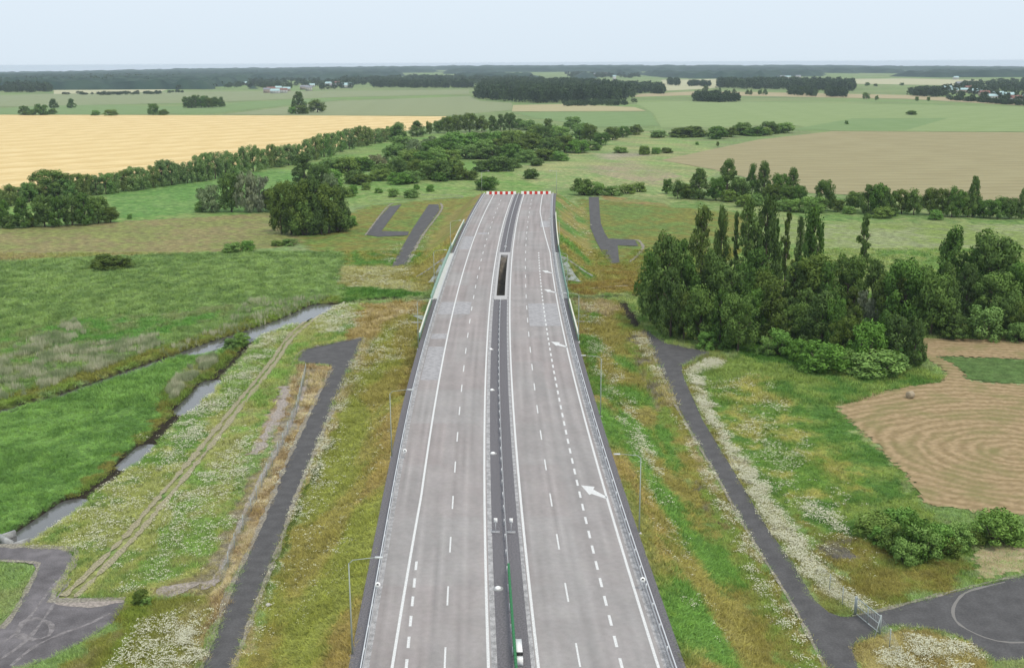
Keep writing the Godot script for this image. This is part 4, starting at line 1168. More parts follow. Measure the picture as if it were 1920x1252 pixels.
func build_lamps() -> void:
	var zinc := paint("lamp_steel", Color(0.33, 0.37, 0.33), 0.6, 0.0)
	var head := paint("lamp_head", Color(0.55, 0.57, 0.57), 0.5, 0.0)
	var make := func(at: Vector3, turn: float, label: String) -> void:
		var t := base("street_lamp", at, turn)
		tag(t, label, "street lamp", "street lamps along the motorway")
		obj("footing", box(Vector3(0.5, 0.5, 0.5), Vector3(0, 0.1, 0)), paint("footing_concrete", Color(0.45, 0.44, 0.42), 0.9), t)
		obj("pole", bar(Vector3(0, 0.3, 0), Vector3(0, 9.0, 0), 0.085, 0.05, 8), zinc, t)
		var st := begin()
		bar_into(st, Vector3(0, 8.95, 0), Vector3(0.35, 9.3, 0), 0.04, 0.035, 6)
		bar_into(st, Vector3(0.35, 9.3, 0), Vector3(2.3, 9.5, 0), 0.035, 0.03, 6)
		obj("arm", done(st), zinc, t)
		obj("luminaire", box(Vector3(0.7, 0.1, 0.26), Vector3(2.6, 9.5, 0)), head, t)
	var places := ["nearest the bottom edge", "second from the bottom", "third from the bottom", "at the near end of the bridge", "at the far end of the bridge", "beside the closing barriers"]
	var left := [88.4, 139.0, 196.2, 248.0, 299.0, 440.0]
	var right := [114.2, 156.0, 201.1, 243.0, 301.0, 440.0]
	for k in 6:
		var x := cl(left[k]) + o_bank_left(left[k]) + (0.1 if k != 3 else -0.35)
		make.call(Vector3(x, ROAD_Y - (0.5 if k != 3 else 0.1), -left[k]), heading(left[k]), "tall grey lamp post left of the motorway, " + places[k])
		x = cl(right[k]) + o_bank_right(right[k]) + 0.1
		make.call(Vector3(x, ROAD_Y - (0.5 if k != 3 else 0.1), -right[k]), heading(right[k]) + PI, "tall grey lamp post right of the motorway, " + places[k])

# ---------------------------------------------------------------- small things
func build_small_things() -> void:
	var white := paint("white_plastic", Color(0.78, 0.78, 0.77), 0.5)
	var black := paint("black_plastic", Color(0.02, 0.02, 0.02), 0.6)
	var zinc: Material = mats["galvanised_steel"]
	# white inspection caps in the median gravel
	var caps := ["nearest the green blades", "in the middle of the near median", "nearer the bridge", "just before the bridge", "just beyond the bridge"]
	var n := 0
	for p in [V(-1.5, 100.7), V(-2.6, 139.7), V(-3.2, 169.1), V(-3.8, 194.8), V(-1.7, 310.6)]:
		var t := base("inspection_cap", Vector3(p.x, ROAD_Y - 0.04, -p.y))
		tag(t, "small white domed cap in the dark median, " + caps[n], "drain cap", "white caps in the median")
		var st := begin()
		for k in 12:
			var u := TAU * k / 12.0
			var w := TAU * (k + 1) / 12.0
			var prof := [[0.30, 0.0], [0.28, 0.14], [0.19, 0.22], [0.0, 0.25]]
			for j in 3:
				quad(st, Vector3(cos(u) * prof[j][0], prof[j][1], sin(u) * prof[j][0]), Vector3(cos(u) * prof[j + 1][0], prof[j + 1][1], sin(u) * prof[j + 1][0]), Vector3(cos(w) * prof[j + 1][0], prof[j + 1][1], sin(w) * prof[j + 1][0]), Vector3(cos(w) * prof[j][0], prof[j][1], sin(w) * prof[j][0]))
		obj("dome", done(st), white, t)
		obj("collar", bar(Vector3(0, 0, 0), Vector3(0, 0.07, 0), 0.55, 0.5, 12), paint("collar_concrete", Color(0.3, 0.3, 0.3), 0.9), t)
		n += 1
	# a pair of short sign posts in the median
	n = 0
	for p in [V(-1.9, 114.2), V(-0.2, 114.1)]:
		var t := base("marker_post", Vector3(p.x, ROAD_Y - 0.03, -p.y))
		tag(t, "short white marker post with a small plate in the median, %s of a pair" % ["left", "right"][n], "marker post", "pair of marker posts")
		obj("post", bar(Vector3.ZERO, Vector3(0, 1.5, 0), 0.04, 0.04, 6), zinc, t)
		obj("plate", box(Vector3(0.4, 0.55, 0.03), Vector3(0, 1.45, 0.06)), white, t)
		obj("foot", box(Vector3(0.95, 0.12, 0.5), Vector3(0, 0.06, 0)), paint("grey_rubber", Color(0.3, 0.3, 0.31), 0.8), t)
		n += 1
	# round distance plates on the edge rails
	n = 0
	for p in [V(-13.1, 99.4), V(12.6, 100.2), V(-14.0, 137.8)]:
		var t := base("round_marker", Vector3(p.x, ROAD_Y, -p.y))
		tag(t, "small round white plate with a black dot on the %s guard rail" % ["near left", "right", "farther left"][n], "marker plate", "round plates on the guard rails")
		obj("post", bar(Vector3.ZERO, Vector3(0, 1.05, 0), 0.035, 0.035, 6), zinc, t)
		obj("plate", bar(Vector3(0, 1.1, 0.03), Vector3(0, 1.12, 0.07), 0.27, 0.27, 14), white, t)
		obj("dot", bar(Vector3(0, 1.12, 0.072), Vector3(0, 1.122, 0.085), 0.12, 0.12, 12), black, t)
		n += 1
	# white end terminal of the central rail
	var p: Vector2 = [V(0.5, 87.5)][0]
	var t := base("crash_cushion", Vector3(p.x, ROAD_Y - 0.03, -p.y), heading(p.y))
	tag(t, "long narrow white box with a black band beside the green blades in the median", "crash cushion")
	obj("body", box(Vector3(0.52, 0.75, 2.3), Vector3(0, 0.42, -0.75)), white, t)
	obj("band", box(Vector3(0.54, 0.77, 0.3), Vector3(0, 0.425, 0.55)), black, t)
	obj("nose", box(Vector3(0.52, 0.6, 0.6), Vector3(0, 0.34, 1.0)), white, t)
	for e in [-0.2, 0.2]: obj("foot", box(Vector3(0.12, 0.1, 3.0), Vector3(e, 0.02, -0.3)), zinc, t)
	# round straw bale
	p = [V(67.9, 183.0)][0]
	t = base("hay_bale", Vector3(p.x, 0.06, -p.y), 0.5)
	t.scale = Vector3.ONE * 0.85
	tag(t, "single round straw bale lying on the mown hay field", "hay bale")
	var straw := paint("bale_straw", Color(0.52, 0.43, 0.30), 1.0, 0.0, grain(128, 0.6, 1.0, [0.1, 0.4], 61), 1.0)
	var st := begin()
	var prof := [[-0.62, 0.0], [-0.62, 0.66], [-0.55, 0.72], [0.55, 0.72], [0.62, 0.66], [0.62, 0.0]]
	for k in 18:
		var u := TAU * k / 18.0
		var w := TAU * (k + 1) / 18.0
		for j in prof.size() - 1:
			quad(st, Vector3(prof[j][0], 0.7 + sin(u) * prof[j][1], cos(u) * prof[j][1]), Vector3(prof[j + 1][0], 0.7 + sin(u) * prof[j + 1][1], cos(u) * prof[j + 1][1]), Vector3(prof[j + 1][0], 0.7 + sin(w) * prof[j + 1][1], cos(w) * prof[j + 1][1]), Vector3(prof[j][0], 0.7 + sin(w) * prof[j][1], cos(w) * prof[j][1]))
	obj("bale", done(st), straw, t)
	for e in [-0.3, 0.0, 0.3]: obj("twine", bar(Vector3(e - 0.01, 0.7, 0), Vector3(e + 0.01, 0.7, 0), 0.728, 0.728, 18), paint("twine", Color(0.5, 0.45, 0.36), 0.8), t)
	# gate and wire fence by the right junction
	var steel := paint("gate_steel", Color(0.38, 0.42, 0.42), 0.5, 0.3)
	var ends: Array = [V(35.6, 106.3), V(36.8, 102.2)]
	gate(ends[0], ends[1], steel)
	fence("wire fence with grey posts going up from the gate along the pale flower strip", [V(35.5, 106.4), V(34.9, 108.6), V(34.4, 111.7), V(33.9, 115.4)], steel)
	fence("wire fence with grey posts going down from the gate", [V(36.8, 102.1), V(36.9, 99.5), V(36.7, 95.8)], steel)
	fence("wire fence beside the left service road with thin posts", [V(-38.4, 200.9), V(-35.6, 176.4), V(-34.7, 160.5), V(-34.4, 147.5), V(-33.7, 134.7), V(-33.1, 123.3), V(-32.2, 113.5)], steel)
	# concrete culvert head at the ditch's lower end
	p = [V(-61.7, 126.4)][0]
	t = base("culvert_head", Vector3(p.x, 0, -p.y), -0.7)
	tag(t, "pale concrete culvert head where the ditch meets the yard", "culvert")
	obj("wall", box(Vector3(3.6, 1.9, 0.4), Vector3(0, -0.7, 0)), paint("bridge_concrete", Color.WHITE), t)
	obj("wing", box(Vector3(0.35, 1.5, 2.2), Vector3(-1.8, -0.7, -1.0)), mats["bridge_concrete"], t)
	obj("wing", box(Vector3(0.35, 1.5, 2.2), Vector3(1.8, -0.7, -1.0)), mats["bridge_concrete"], t)
	# stones by the left slope
	p = [V(-26.1, 109.0)][0]
	t = base("white_stone", Vector3(p.x, 0.1, -p.y), 0.4)
	var sp := SphereMesh.new()
	sp.radius = 0.3; sp.height = 0.42; sp.radial_segments = 9; sp.rings = 5
	obj("stone", sp, paint("limestone", Color(0.40, 0.38, 0.34), 0.9), t)
	tag(t, "pale boulder on the verge right of the left service road", "stone")

func gate(a: Vector2, b: Vector2, steel: Material) -> void:
	var t := base("gate", Vector3(a.x, 0.03, -a.y), atan2(b.y - a.y, b.x - a.x))
	tag(t, "grey steel gate standing across the branch road at the lower right", "gate")
	var l := a.distance_to(b)
	for x in [0.0, l]:
		obj("post", box(Vector3(0.14, 2.2, 0.14), Vector3(x, 1.0, 0)), steel, t)
	var f := begin()
	for y in [0.15, 1.05, 1.95]: bar_into(f, Vector3(0.1, y, 0), Vector3(l - 0.1, y, 0), 0.045, 0.045, 6)
	for x in [0.12, l * 0.5, l - 0.12]: bar_into(f, Vector3(x, 0.15, 0), Vector3(x, 1.95, 0), 0.045, 0.045, 6)
	obj("frame", done(f), steel, t)
	var m := bar(Vector3(0, 0.15, 0), Vector3(0, 1.95, 0), 0.02, 0.02, 4)
	var x := 0.3
	while x < l - 0.2:
		obj("bar", m, steel, t, Vector3(x, 0, 0))
		x += 0.28
	obj("brace", bar(Vector3(l, 2.0, 0), Vector3(l + 0.6, 0.0, 1.0), 0.04, 0.04, 6), steel, t)

func fence(label: String, line: Array, steel: Material) -> void:
	var t := base("wire_fence")
	tag(t, label, "fence", "wire fences beside the service roads")
	var wires := begin()
	var post := bar(Vector3(0, -0.1, 0), Vector3(0, 2.1, 0), 0.045, 0.045, 6)
	for i in line.size() - 1:
		var a: Vector2 = line[i]
		var b: Vector2 = line[i + 1]
		var n := maxi(1, int(a.distance_to(b) / 4.0))
		for k in n:
			var p := a.lerp(b, float(k) / n)
			obj("post", post, steel, t, Vector3(p.x, height(p.x, p.y), -p.y))
		for k in 11:
			var y := 0.15 + k * 0.18
			bar_into(wires, Vector3(a.x, y, -a.y), Vector3(b.x, y, -b.y), 0.006, 0.006, 3)
		var m := int(a.distance_to(b) / 0.3)
		for k in m:
			var p := a.lerp(b, float(k) / m)
			bar_into(wires, Vector3(p.x, 0.15, -p.y), Vector3(p.x, 1.95, -p.y), 0.004, 0.004, 3)
	obj("wire_mesh", done(wires), steel, t)

# ---------------------------------------------------------------- woods, trees, villages
func canopy(called: String, label: String, xs: PackedFloat32Array, ss: PackedFloat32Array, clear: float, seed_off: float, inside: Callable) -> void:
	# a far forest as one bumpy roof of leaves with open fields left in it
	var st := SurfaceTool.new()
	st.begin(Mesh.PRIMITIVE_TRIANGLES)
	var w := xs.size()
	for j in ss.size():
		for i in w:
			var x := xs[i]
			var s := ss[j]
			var m := n_big.get_noise_2d(x * 0.055 + seed_off, s * 0.02) + 0.4 * n_mid.get_noise_2d(x * 0.03, s * 0.01 + seed_off)
			var full: bool = m > clear and inside.call(x, s) and j > 0 and i > 0 and i < w - 1
			var lift := smoothstep(clear, clear + 0.14, m)
			var y := height(x, s) + (-1.0 + lift * (16.0 + 8.0 * n_warp.get_noise_2d(x * 0.11, s * 0.11) + 6.0 * rng.randf()) if full else -4.0)
			st.set_color(Color(0.020, 0.042, 0.034).lerp(Color(0.042, 0.072, 0.050), clampf(0.5 + n_warp.get_noise_2d(x * 0.05, s * 0.05) + rng.randf_range(-0.3, 0.3), 0.0, 1.0)))
			st.add_vertex(Vector3(x, y, -s))
	for j in ss.size() - 1:
		for i in w - 1:
			var o := j * w + i
			st.add_index(o); st.add_index(o + w); st.add_index(o + 1)
			st.add_index(o + 1); st.add_index(o + w); st.add_index(o + w + 1)
	st.generate_normals()
	var o := obj(called, st.commit(), vcol("far_leaves", null, 1.0, 0.8))
	tag(o, label, "forest", "", "stuff")

func build_far_woods() -> void:
	mats["far_crown"] = crown_mesh("round", 77, 420, 0.075, Color(0.85, 0.85, 0.85), Color(1.1, 1.1, 1.1))
	var all := func(_x, _s) -> bool: return true
	canopy("far_forest", "dark blue-green forest along the whole horizon", steps(-7000.0, 7000.0, 42.0), steps(6200.0, 9800.0, 60.0, 1.02), -0.3, 0.0, all)
	canopy("far_forest", "belts of forest between pale fields below the horizon", steps(-3600.0, 3600.0, 24.0), steps(3900.0, 6200.0, 34.0, 1.01), 0.16, 300.0, func(x, s): return x > -0.22 * s - 300.0)
	canopy("far_forest", "solid dark forest at the far left below the horizon", steps(-4200.0, -560.0, 15.0), steps(2650.0, 6400.0, 22.0, 1.012), -0.6, 700.0, func(x, s): return x < -0.225 * s - 60.0 * n_big.get_noise_2d(x * 0.1, s * 0.1))
	var da := Color(0.034, 0.060, 0.026)
	var db := Color(0.066, 0.105, 0.042)
	wood("far_wood", "bumpy dark tree mass at the far left under the horizon", [V(-1436.5, 2667.6), V(-1029.4, 2579.9), V(-1143.1, 2880.0), V(-865.6, 2874.8), V(-899.3, 3082.7), V(-946.6, 3325.3), V(-1395.6, 4909.8), V(-2345.7, 4365.0)], 1700, 17.0, 21.0, da, db, 0.6)
	wood("far_wood", "broad dark wood right of centre in front of the far fields", [V(-54.7, 1786.8), V(-14.1, 1706.0), V(32.2, 1630.7), V(77.0, 1613.2), V(109.0, 1641.1), V(158.5, 1679.0), V(187.1, 1773.1), V(216.9, 2003.9), V(224.0, 2501.4), V(137.2, 2879.7), V(3.5, 3059.9), V(-68.9, 2569.8)], 900, 15.0, 21.0, da, db, 0.2)
	wood("far_wood", "low scrub in front of the broad dark wood", [V(71.8, 1504.1), V(149.9, 1512.0), V(176.8, 1630.8), V(156.3, 1656.3), V(76.5, 1602.6)], 70, 9.0, 6.0, da * 1.2, db * 1.3)
	wood("far_wood", "long tree belt right of centre below the horizon", [V(441.8, 2450.6), V(544.9, 2329.9), V(651.0, 2176.1), V(792.2, 2642.7), V(721.3, 2859.4), V(595.5, 2894.5), V(507.6, 2781.0)], 380, 16.0, 19.0, da, db)
	wood("far_wood", "dense clump standing alone in the tan strip field", [V(267.8, 1662.0), V(295.3, 1612.8), V(325.1, 1630.3), V(350.7, 1772.2), V(326.4, 1830.9), V(288.7, 1782.6)], 70, 12.0, 13.0, da, db)
	wood("far_wood", "small grove below the long tree belt", [V(476.0, 1955.4), V(494.3, 1859.1), V(545.2, 2044.5), V(518.8, 2124.1)], 40, 12.0, 14.0, da, db)
	wood("far_wood", "two blocks of trees at the right of the long tree belt", [V(512.5, 1855.9), V(524.7, 1796.7), V(576.6, 1969.4), V(555.9, 2007.3)], 26, 12.0, 15.0, da, db)
	wood("far_wood", "row of trees behind the pale olive field left of centre", [V(-328.7, 2744.1), V(-207.1, 2657.1), V(-82.6, 2627.4), V(-92.4, 2940.8), V(-288.5, 3141.5), V(-369.7, 3087.6)], 190, 15.0, 17.0, da, db)
	wood("far_wood", "trees right behind the broad dark wood", [V(199.7, 2229.6), V(237.6, 2105.0), V(273.1, 2062.0), V(317.4, 2380.9), V(298.7, 2648.7), V(238.4, 2663.7)], 130, 15.0, 15.0, da, db)
	wood("far_wood", "dark trees beside the pale clearing right of centre", [V(382.7, 2814.3), V(401.4, 2744.4), V(487.9, 3338.5), V(455.1, 3348.9)], 30, 14.0, 16.0, da, db)
	wood("far_wood", "trees round the pale fields right of the clearing", [V(414.3, 2679.1), V(452.3, 2610.5), V(508.2, 2918.9), V(464.5, 3005.7)], 34, 13.0, 12.0, da, db)
	wood("far_wood", "dark trees at the left edge of the right village", [V(666.0, 1919.9), V(658.9, 1829.8), V(677.7, 1797.9), V(756.3, 2003.0), V(738.4, 2079.3)], 60, 13.0, 13.0, da, db)
	wood("village_trees", "trees scattered among the houses of the right village", [V(634.6, 1674.6), V(642.5, 1560.1), V(648.2, 1442.0), V(673.7, 1307.1), V(1316.0, 2565.8), V(1377.3, 3143.9), V(1034.9, 2640.7), V(855.0, 2260.4)], 330, 13.0, 12.0, da, db, 0.0)
	wood("hedge", "long dark hedge below the right village", [V(638.3, 1674.0), V(641.3, 1539.4), V(648.2, 1442.0), V(696.6, 1304.2), V(711.7, 1332.7), V(663.7, 1476.8), V(657.7, 1579.1), V(656.1, 1721.0)], 130, 9.0, 7.0, da, db, 0.0)
	wood("far_wood", "low dark wood edge at the left picture border", [V(-1333.7, 2372.7), V(-1071.8, 2404.8), V(-975.0, 2428.6), V(-1078.2, 2693.6), V(-1213.2, 2723.8), V(-1575.2, 2804.9)], 260, 13.0, 14.0, da, db, 0.0)
	wood("hedge", "thin hedge with small trees on the pale strip far left", [V(-875.8, 2245.6), V(-758.9, 2150.6), V(-666.1, 2243.6), V(-662.4, 2322.8), V(-688.3, 2413.9), V(-815.5, 2312.3), V(-908.8, 2330.6)], 60, 9.0, 6.0, da, db, 0.0)
	wood("village_trees", "trees round the houses of the left village", [V(-766.0, 2623.6), V(-709.1, 2836.7), V(-454.4, 2456.0), V(-365.3, 2638.9), V(-431.7, 3347.5), V(-753.1, 4080.0), V(-1043.5, 4181.2), V(-1027.0, 3522.5)], 260, 14.0, 13.0, da, db, 0.0)
	wood("village_trees", "trees round the far houses right of the wood", [V(203.5, 4274.9), V(454.2, 4033.3), V(588.1, 5225.4), V(268.2, 5637.5)], 150, 16.0, 13.0, da, db, 0.0)
	wood("far_wood", "dark belt of trees between the left village and the wood", [V(-448.1, 3035.5), V(-82.5, 3083.9), V(70.5, 3572.6), V(85.3, 4321.8), V(-275.3, 4313.2), V(-593.4, 4024.4)], 420, 17.0, 17.0, da, db, 0.0)

func build_trees() -> void:
	plant([[-207.3, 454.6, 5.6, 7.8], [-205.5, 459.4, 5.4, 8.8], [-204.9, 466.2, 5.4, 6.8], [-203.5, 472.6, 6.9, 8.4], [-201.4, 477.8, 6.2, 7.1], [-198.7, 481.5, 6.7, 8.0], [-195.6, 483.7, 6.4, 8.9], [-192.4, 485.8, 7.9, 8.8], [-189.3, 490.1, 6.7, 10.2], [-187.2, 494.7, 6.7, 9.4], [-184.6, 498.9, 6.5, 8.7], [-181.3, 501.5, 7.1, 9.3], [-179.2, 507.6, 6.3, 8.9], [-177.1, 513.4, 6.9, 9.7], [-173.3, 515.0, 7.2, 10.9], [-170.4, 520.2, 6.4, 10.1], [-168.0, 526.9, 5.9, 10.1], [-165.8, 533.1, 7.3, 12.4], [-162.6, 537.9, 7.1, 11.9], [-160.6, 544.3, 6.2, 9.7], [-157.7, 547.6, 6.2, 10.2], [-154.5, 554.5, 7.4, 12.4], [-151.4, 558.5, 7.4, 13.7], [-149.2, 567.5, 7.4, 13.5], [-147.3, 580.3, 7.3, 12.7], [-144.7, 587.1, 7.9, 11.3], [-141.9, 598.2, 6.5, 13.7], [-138.6, 605.2, 7.5, 14.1], [-136.6, 617.6, 6.6, 11.2], [-133.2, 628.0, 7.6, 12.8], [-129.7, 632.1, 8.2, 11.4], [-126.9, 643.5, 9.1, 11.7], [-124.9, 659.9, 7.1, 10.8], [-120.4, 668.8, 7.4, 13.2], [-117.5, 680.6, 8.0, 14.0], [-115.8, 699.4, 9.2, 14.4], [-113.0, 713.5, 9.3, 13.9], [-111.7, 740.7, 8.4, 13.4], [-109.2, 763.3, 10.1, 13.8], [-106.0, 787.3, 8.4, 14.0], [-101.7, 797.7, 9.9, 13.1], [-98.1, 817.8, 10.7, 10.4], [-94.5, 834.4, 10.8, 9.8], [-90.9, 857.2, 10.2, 10.0], [-86.8, 873.3, 11.1, 12.1]], ["row"], "along the hedgerow by the golden field", "trees of the long hedgerow")
	plant([[-206.1, 474.4, 7.3, 6.0], [-199.4, 485.7, 16.6, 12.0]], ["round"], "at the hedgerow's broad left part", "trees of the long hedgerow")
	plant([[-181.4, 396.8, 5.5, 9.6, "round"], [-177.5, 394.7, 5.1, 4.8, "darkshrub"], [-173.6, 396.5, 7.2, 9.7, "tall"], [-170.9, 397.3, 4.1, 4.1, "darkshrub"], [-166.8, 398.1, 7.9, 11.0, "round"], [-161.7, 397.9, 7.2, 10.1, "tall"], [-158.0, 400.7, 7.9, 10.3, "round"], [-153.9, 402.4, 7.9, 10.8, "tall"], [-150.5, 406.2, 8.0, 9.5, "round"], [-146.7, 408.1, 5.6, 5.6, "round"]], ["round"], "in the tree row at the left edge", "trees at the left picture edge")
	plant([[-143.1, 418.2, 1.7, 1.8]], ["shrub"], "alone on the tan meadow", "")
	plant([[-121.3, 437.0, 4.5, 4.4, "shrub"], [-117.2, 436.8, 11.2, 9.9, "willow"], [-109.3, 436.5, 8.6, 14.7, "round"], [-102.4, 435.1, 9.6, 15.1, "willow"], [-97.8, 436.0, 8.2, 13.2, "willow"], [-93.6, 437.0, 8.2, 9.4, "round"], [-98.2, 533.1, 13.5, 14.4, "tall"], [-87.4, 516.2, 9.6, 11.2, "round"], [-79.5, 493.1, 7.5, 9.1, "willow"]], ["round"], "in the willow clump below the hedgerow", "trees of the willow clump")
	plant([[-78.1, 377.7, 7.4, 16.7, "round"], [-74.5, 375.8, 6.4, 9.6, "tall"], [-72.1, 374.9, 9.3, 17.9, "round"], [-69.9, 374.8, 8.6, 11.6, "darkshrub"], [-68.9, 380.0, 7.8, 13.5, "round"], [-67.0, 376.4, 8.7, 17.8, "tall"], [-64.4, 376.3, 7.7, 10.1, "tall"], [-62.2, 378.9, 9.4, 16.2, "round"], [-59.1, 381.4, 7.8, 8.8, "darkshrub"], [-58.6, 386.7, 6.9, 13.9, "tall"], [-57.6, 396.0, 4.4, 4.0, "shrub"]], ["round"], "in the big clump left of the motorway", "trees of the big dark clump")
	plant([[-85.5, 854.8, 12.4, 10.5], [-73.8, 894.4, 13.0, 11.6], [-66.4, 924.5, 6.3, 9.7], [-60.1, 935.5, 8.3, 9.9], [-52.3, 934.8, 10.2, 13.0], [-44.3, 945.9, 10.8, 13.8], [-34.5, 952.2, 12.3, 14.9], [-24.5, 956.2, 10.9, 12.5], [-15.9, 962.8, 10.9, 12.2], [-8.6, 967.1, 9.5, 12.7], [-1.3, 973.9, 9.6, 14.3], [6.2, 986.1, 9.7, 8.8]], ["tall", "round"], "in the dark row behind the shrubland", "dark trees behind the shrubland")
	plant([[-72.2, 754.2, 13.3, 9.1], [-60.6, 724.2, 13.8, 8.7, "willow"], [-53.8, 752.9, 14.4, 8.5, "willow"], [-45.9, 737.5, 12.9, 8.9], [-38.4, 767.3, 15.8, 10.4], [-29.4, 774.6, 13.6, 9.9], [-21.3, 782.2, 13.7, 9.4], [-13.1, 789.8, 12.6, 9.5], [-6.0, 797.8, 12.7, 9.6], [2.5, 788.7, 13.8, 10.6], [6.7, 731.0, 11.7, 7.9], [13.5, 972.6, 13.2, 8.0], [12.6, 745.3, 15.3, 11.4], [19.3, 901.8, 11.6, 8.8], [22.5, 775.7, 14.7, 14.2, "round"], [31.8, 971.0, 7.0, 9.4], [25.1, 715.7, 13.6, 9.9], [36.2, 849.1, 14.8, 10.2], [34.5, 729.2, 12.7, 10.1], [54.0, 986.9, 14.1, 10.3], [42.9, 721.5, 12.6, 8.4, "light"], [51.6, 847.9, 12.2, 11.4], [58.0, 828.5, 11.9, 12.4], [53.2, 742.5, 10.7, 5.8, "light"], [62.5, 789.3, 11.3, 8.5], [75.6, 842.1, 12.1, 9.1], [85.9, 868.9, 11.1, 8.2], [98.6, 901.7, 10.2, 7.7]], ["shrub", "darkshrub", "shrub", "round"], "at the back of the central shrubland", "bushes of the shrubland")
	plant([[-95.7, 596.5, 10.6, 7.4], [-87.5, 596.1, 11.5, 8.3], [-79.5, 605.3, 10.7, 7.5], [-74.5, 625.4, 11.0, 6.8, "willow"], [-69.4, 670.1, 12.8, 9.3], [-58.1, 646.2, 11.4, 8.0], [-49.4, 634.6, 11.2, 7.9], [-48.9, 683.6, 10.5, 10.3], [-42.3, 645.3, 11.4, 9.0], [-39.5, 683.0, 11.5, 9.8], [-35.0, 656.2, 11.5, 7.1], [-26.9, 679.7, 13.0, 8.4], [-18.6, 679.2, 12.9, 6.3], [-16.7, 732.6, 12.3, 7.9], [-10.3, 678.7, 11.9, 7.4], [-5.5, 734.8, 12.3, 8.8], [0.0, 678.0, 12.9, 8.9], [8.0, 653.6, 10.5, 7.1], [19.3, 664.7, 11.6, 6.7], [28.4, 664.1, 9.6, 5.2]], ["shrub", "darkshrub", "shrub"], "in the middle of the central shrubland", "bushes of the shrubland")
	plant([[-83.8, 520.5, 10.0, 8.9], [-75.7, 543.0, 9.6, 6.0], [-71.3, 534.9, 7.8, 5.1], [-64.6, 554.7, 9.0, 5.7], [-66.3, 578.2, 9.8, 6.1], [-58.2, 576.0, 10.2, 8.9], [-53.6, 538.0, 10.3, 5.5, "light"], [-48.1, 541.6, 7.9, 5.9], [-47.7, 566.6, 10.0, 8.8, "round"], [-40.1, 557.6, 10.7, 9.5, "darkshrub"], [-34.5, 549.0, 6.3, 4.3], [-32.4, 557.2, 10.7, 9.5, "darkshrub"], [-26.4, 556.9, 9.8, 7.8, "round"], [-20.5, 556.6, 8.1, 4.4], [-14.7, 601.7, 11.5, 5.7], [-10.1, 601.5, 7.4, 4.7], [-5.5, 601.2, 12.4, 7.9, "darkshrub"], [1.0, 621.1, 9.0, 4.9], [14.5, 630.9, 6.9, 4.0]], ["shrub", "darkshrub"], "at the front of the central shrubland", "bushes of the shrubland")
	plant([[-73.2, 485.6, 7.5, 3.9], [-68.7, 488.7, 3.2, 5.0, "light"], [-66.5, 512.4, 4.0, 3.3], [-59.1, 499.5, 3.1, 2.3, "light"], [-50.7, 484.6, 4.5, 3.5], [-42.9, 481.1, 5.9, 3.5], [-43.3, 512.7, 2.4, 2.4, "light"], [-36.4, 504.0, 3.3, 3.2, "light"], [-11.0, 509.8, 8.8, 6.0, "darkshrub"], [9.8, 559.3, 7.5, 4.8, "darkshrub"], [31.4, 487.4, 8.2, 7.2, "darkshrub"], [37.4, 487.1, 6.3, 5.4], [44.1, 486.8, 6.7, 3.9], [69.6, 719.7, 8.7, 4.0], [50.7, 493.1, 6.0, 3.9], [56.7, 499.6, 5.3, 4.0], [83.3, 705.0, 5.9, 5.5]], ["shrub"], "scattered round the motorway's far end", "bushes round the end of the motorway")
	plant([[68.1, 490.4, 4.2, 6.4], [70.3, 472.5, 5.4, 7.7], [74.5, 472.3, 5.4, 6.1], [79.1, 472.1, 9.4, 11.9, "tall"], [85.0, 464.8, 6.9, 9.3], [92.2, 478.8, 10.3, 14.7, "tall"], [90.1, 461.1, 6.0, 4.7, "shrub"], [94.8, 464.4, 7.6, 9.2], [92.5, 444.5, 5.8, 4.9, "shrub"], [101.2, 471.1, 6.2, 13.5, "tall"], [97.9, 447.5, 5.9, 4.6, "shrub"], [106.2, 470.9, 7.7, 14.5, "tall"], [107.2, 460.4, 6.7, 7.1], [103.0, 431.7, 6.3, 4.0, "shrub"], [111.3, 463.7, 6.7, 10.9], [112.1, 453.5, 6.6, 7.0], [107.7, 428.5, 7.0, 4.8, "shrub"], [118.3, 470.4, 7.3, 12.0, "tall"], [116.1, 450.0, 5.1, 7.4], [114.8, 426.5, 8.5, 6.1, "shrub"], [121.0, 431.0, 7.6, 11.4, "round"], [125.1, 427.8, 4.8, 4.7], [127.9, 421.8, 4.6, 2.8, "shrub"], [132.0, 430.5, 7.0, 7.1], [134.7, 421.6, 6.9, 10.3, "tall"], [137.8, 418.6, 6.1, 11.5], [136.7, 410.2, 6.7, 3.8, "shrub"], [140.6, 415.6, 5.3, 9.8], [147.3, 421.1, 6.8, 8.8], [150.8, 418.1, 6.1, 9.1], [156.7, 417.8, 6.0, 9.5], [153.9, 404.2, 4.4, 3.4, "shrub"], [160.1, 414.9, 6.0, 9.8], [162.3, 410.9, 5.1, 8.4], [164.9, 411.9, 7.4, 10.5], [168.1, 410.7, 5.8, 8.4], [170.3, 411.7, 5.8, 14.0, "tall"], [173.2, 408.8, 6.6, 6.4], [177.1, 406.0, 6.6, 7.4], [181.4, 405.8, 5.9, 7.4], [185.7, 405.6, 5.3, 10.2, "tall"]], ["round", "darkshrub", "round"], "in the row before the stubble field", "trees of the row before the stubble field")
	plant([[46.4, 270.3, 6.0, 21.1, "column"], [52.2, 275.4, 5.0, 21.2, "tall"], [54.6, 270.1, 3.6, 19.8, "ragged"], [57.2, 267.5, 6.1, 22.9, "column"], [61.6, 267.4, 7.7, 23.4, "tall"], [65.3, 272.4, 3.6, 17.9, "ragged"], [68.9, 277.7, 4.8, 18.7, "ragged"], [71.0, 272.3, 2.6, 18.4, "column"], [68.3, 250.6, 6.7, 22.8, "tall"], [87.3, 274.5, 6.0, 18.8, "ragged"]], ["column"], "rising above the right grove", "tall narrow trees of the grove")
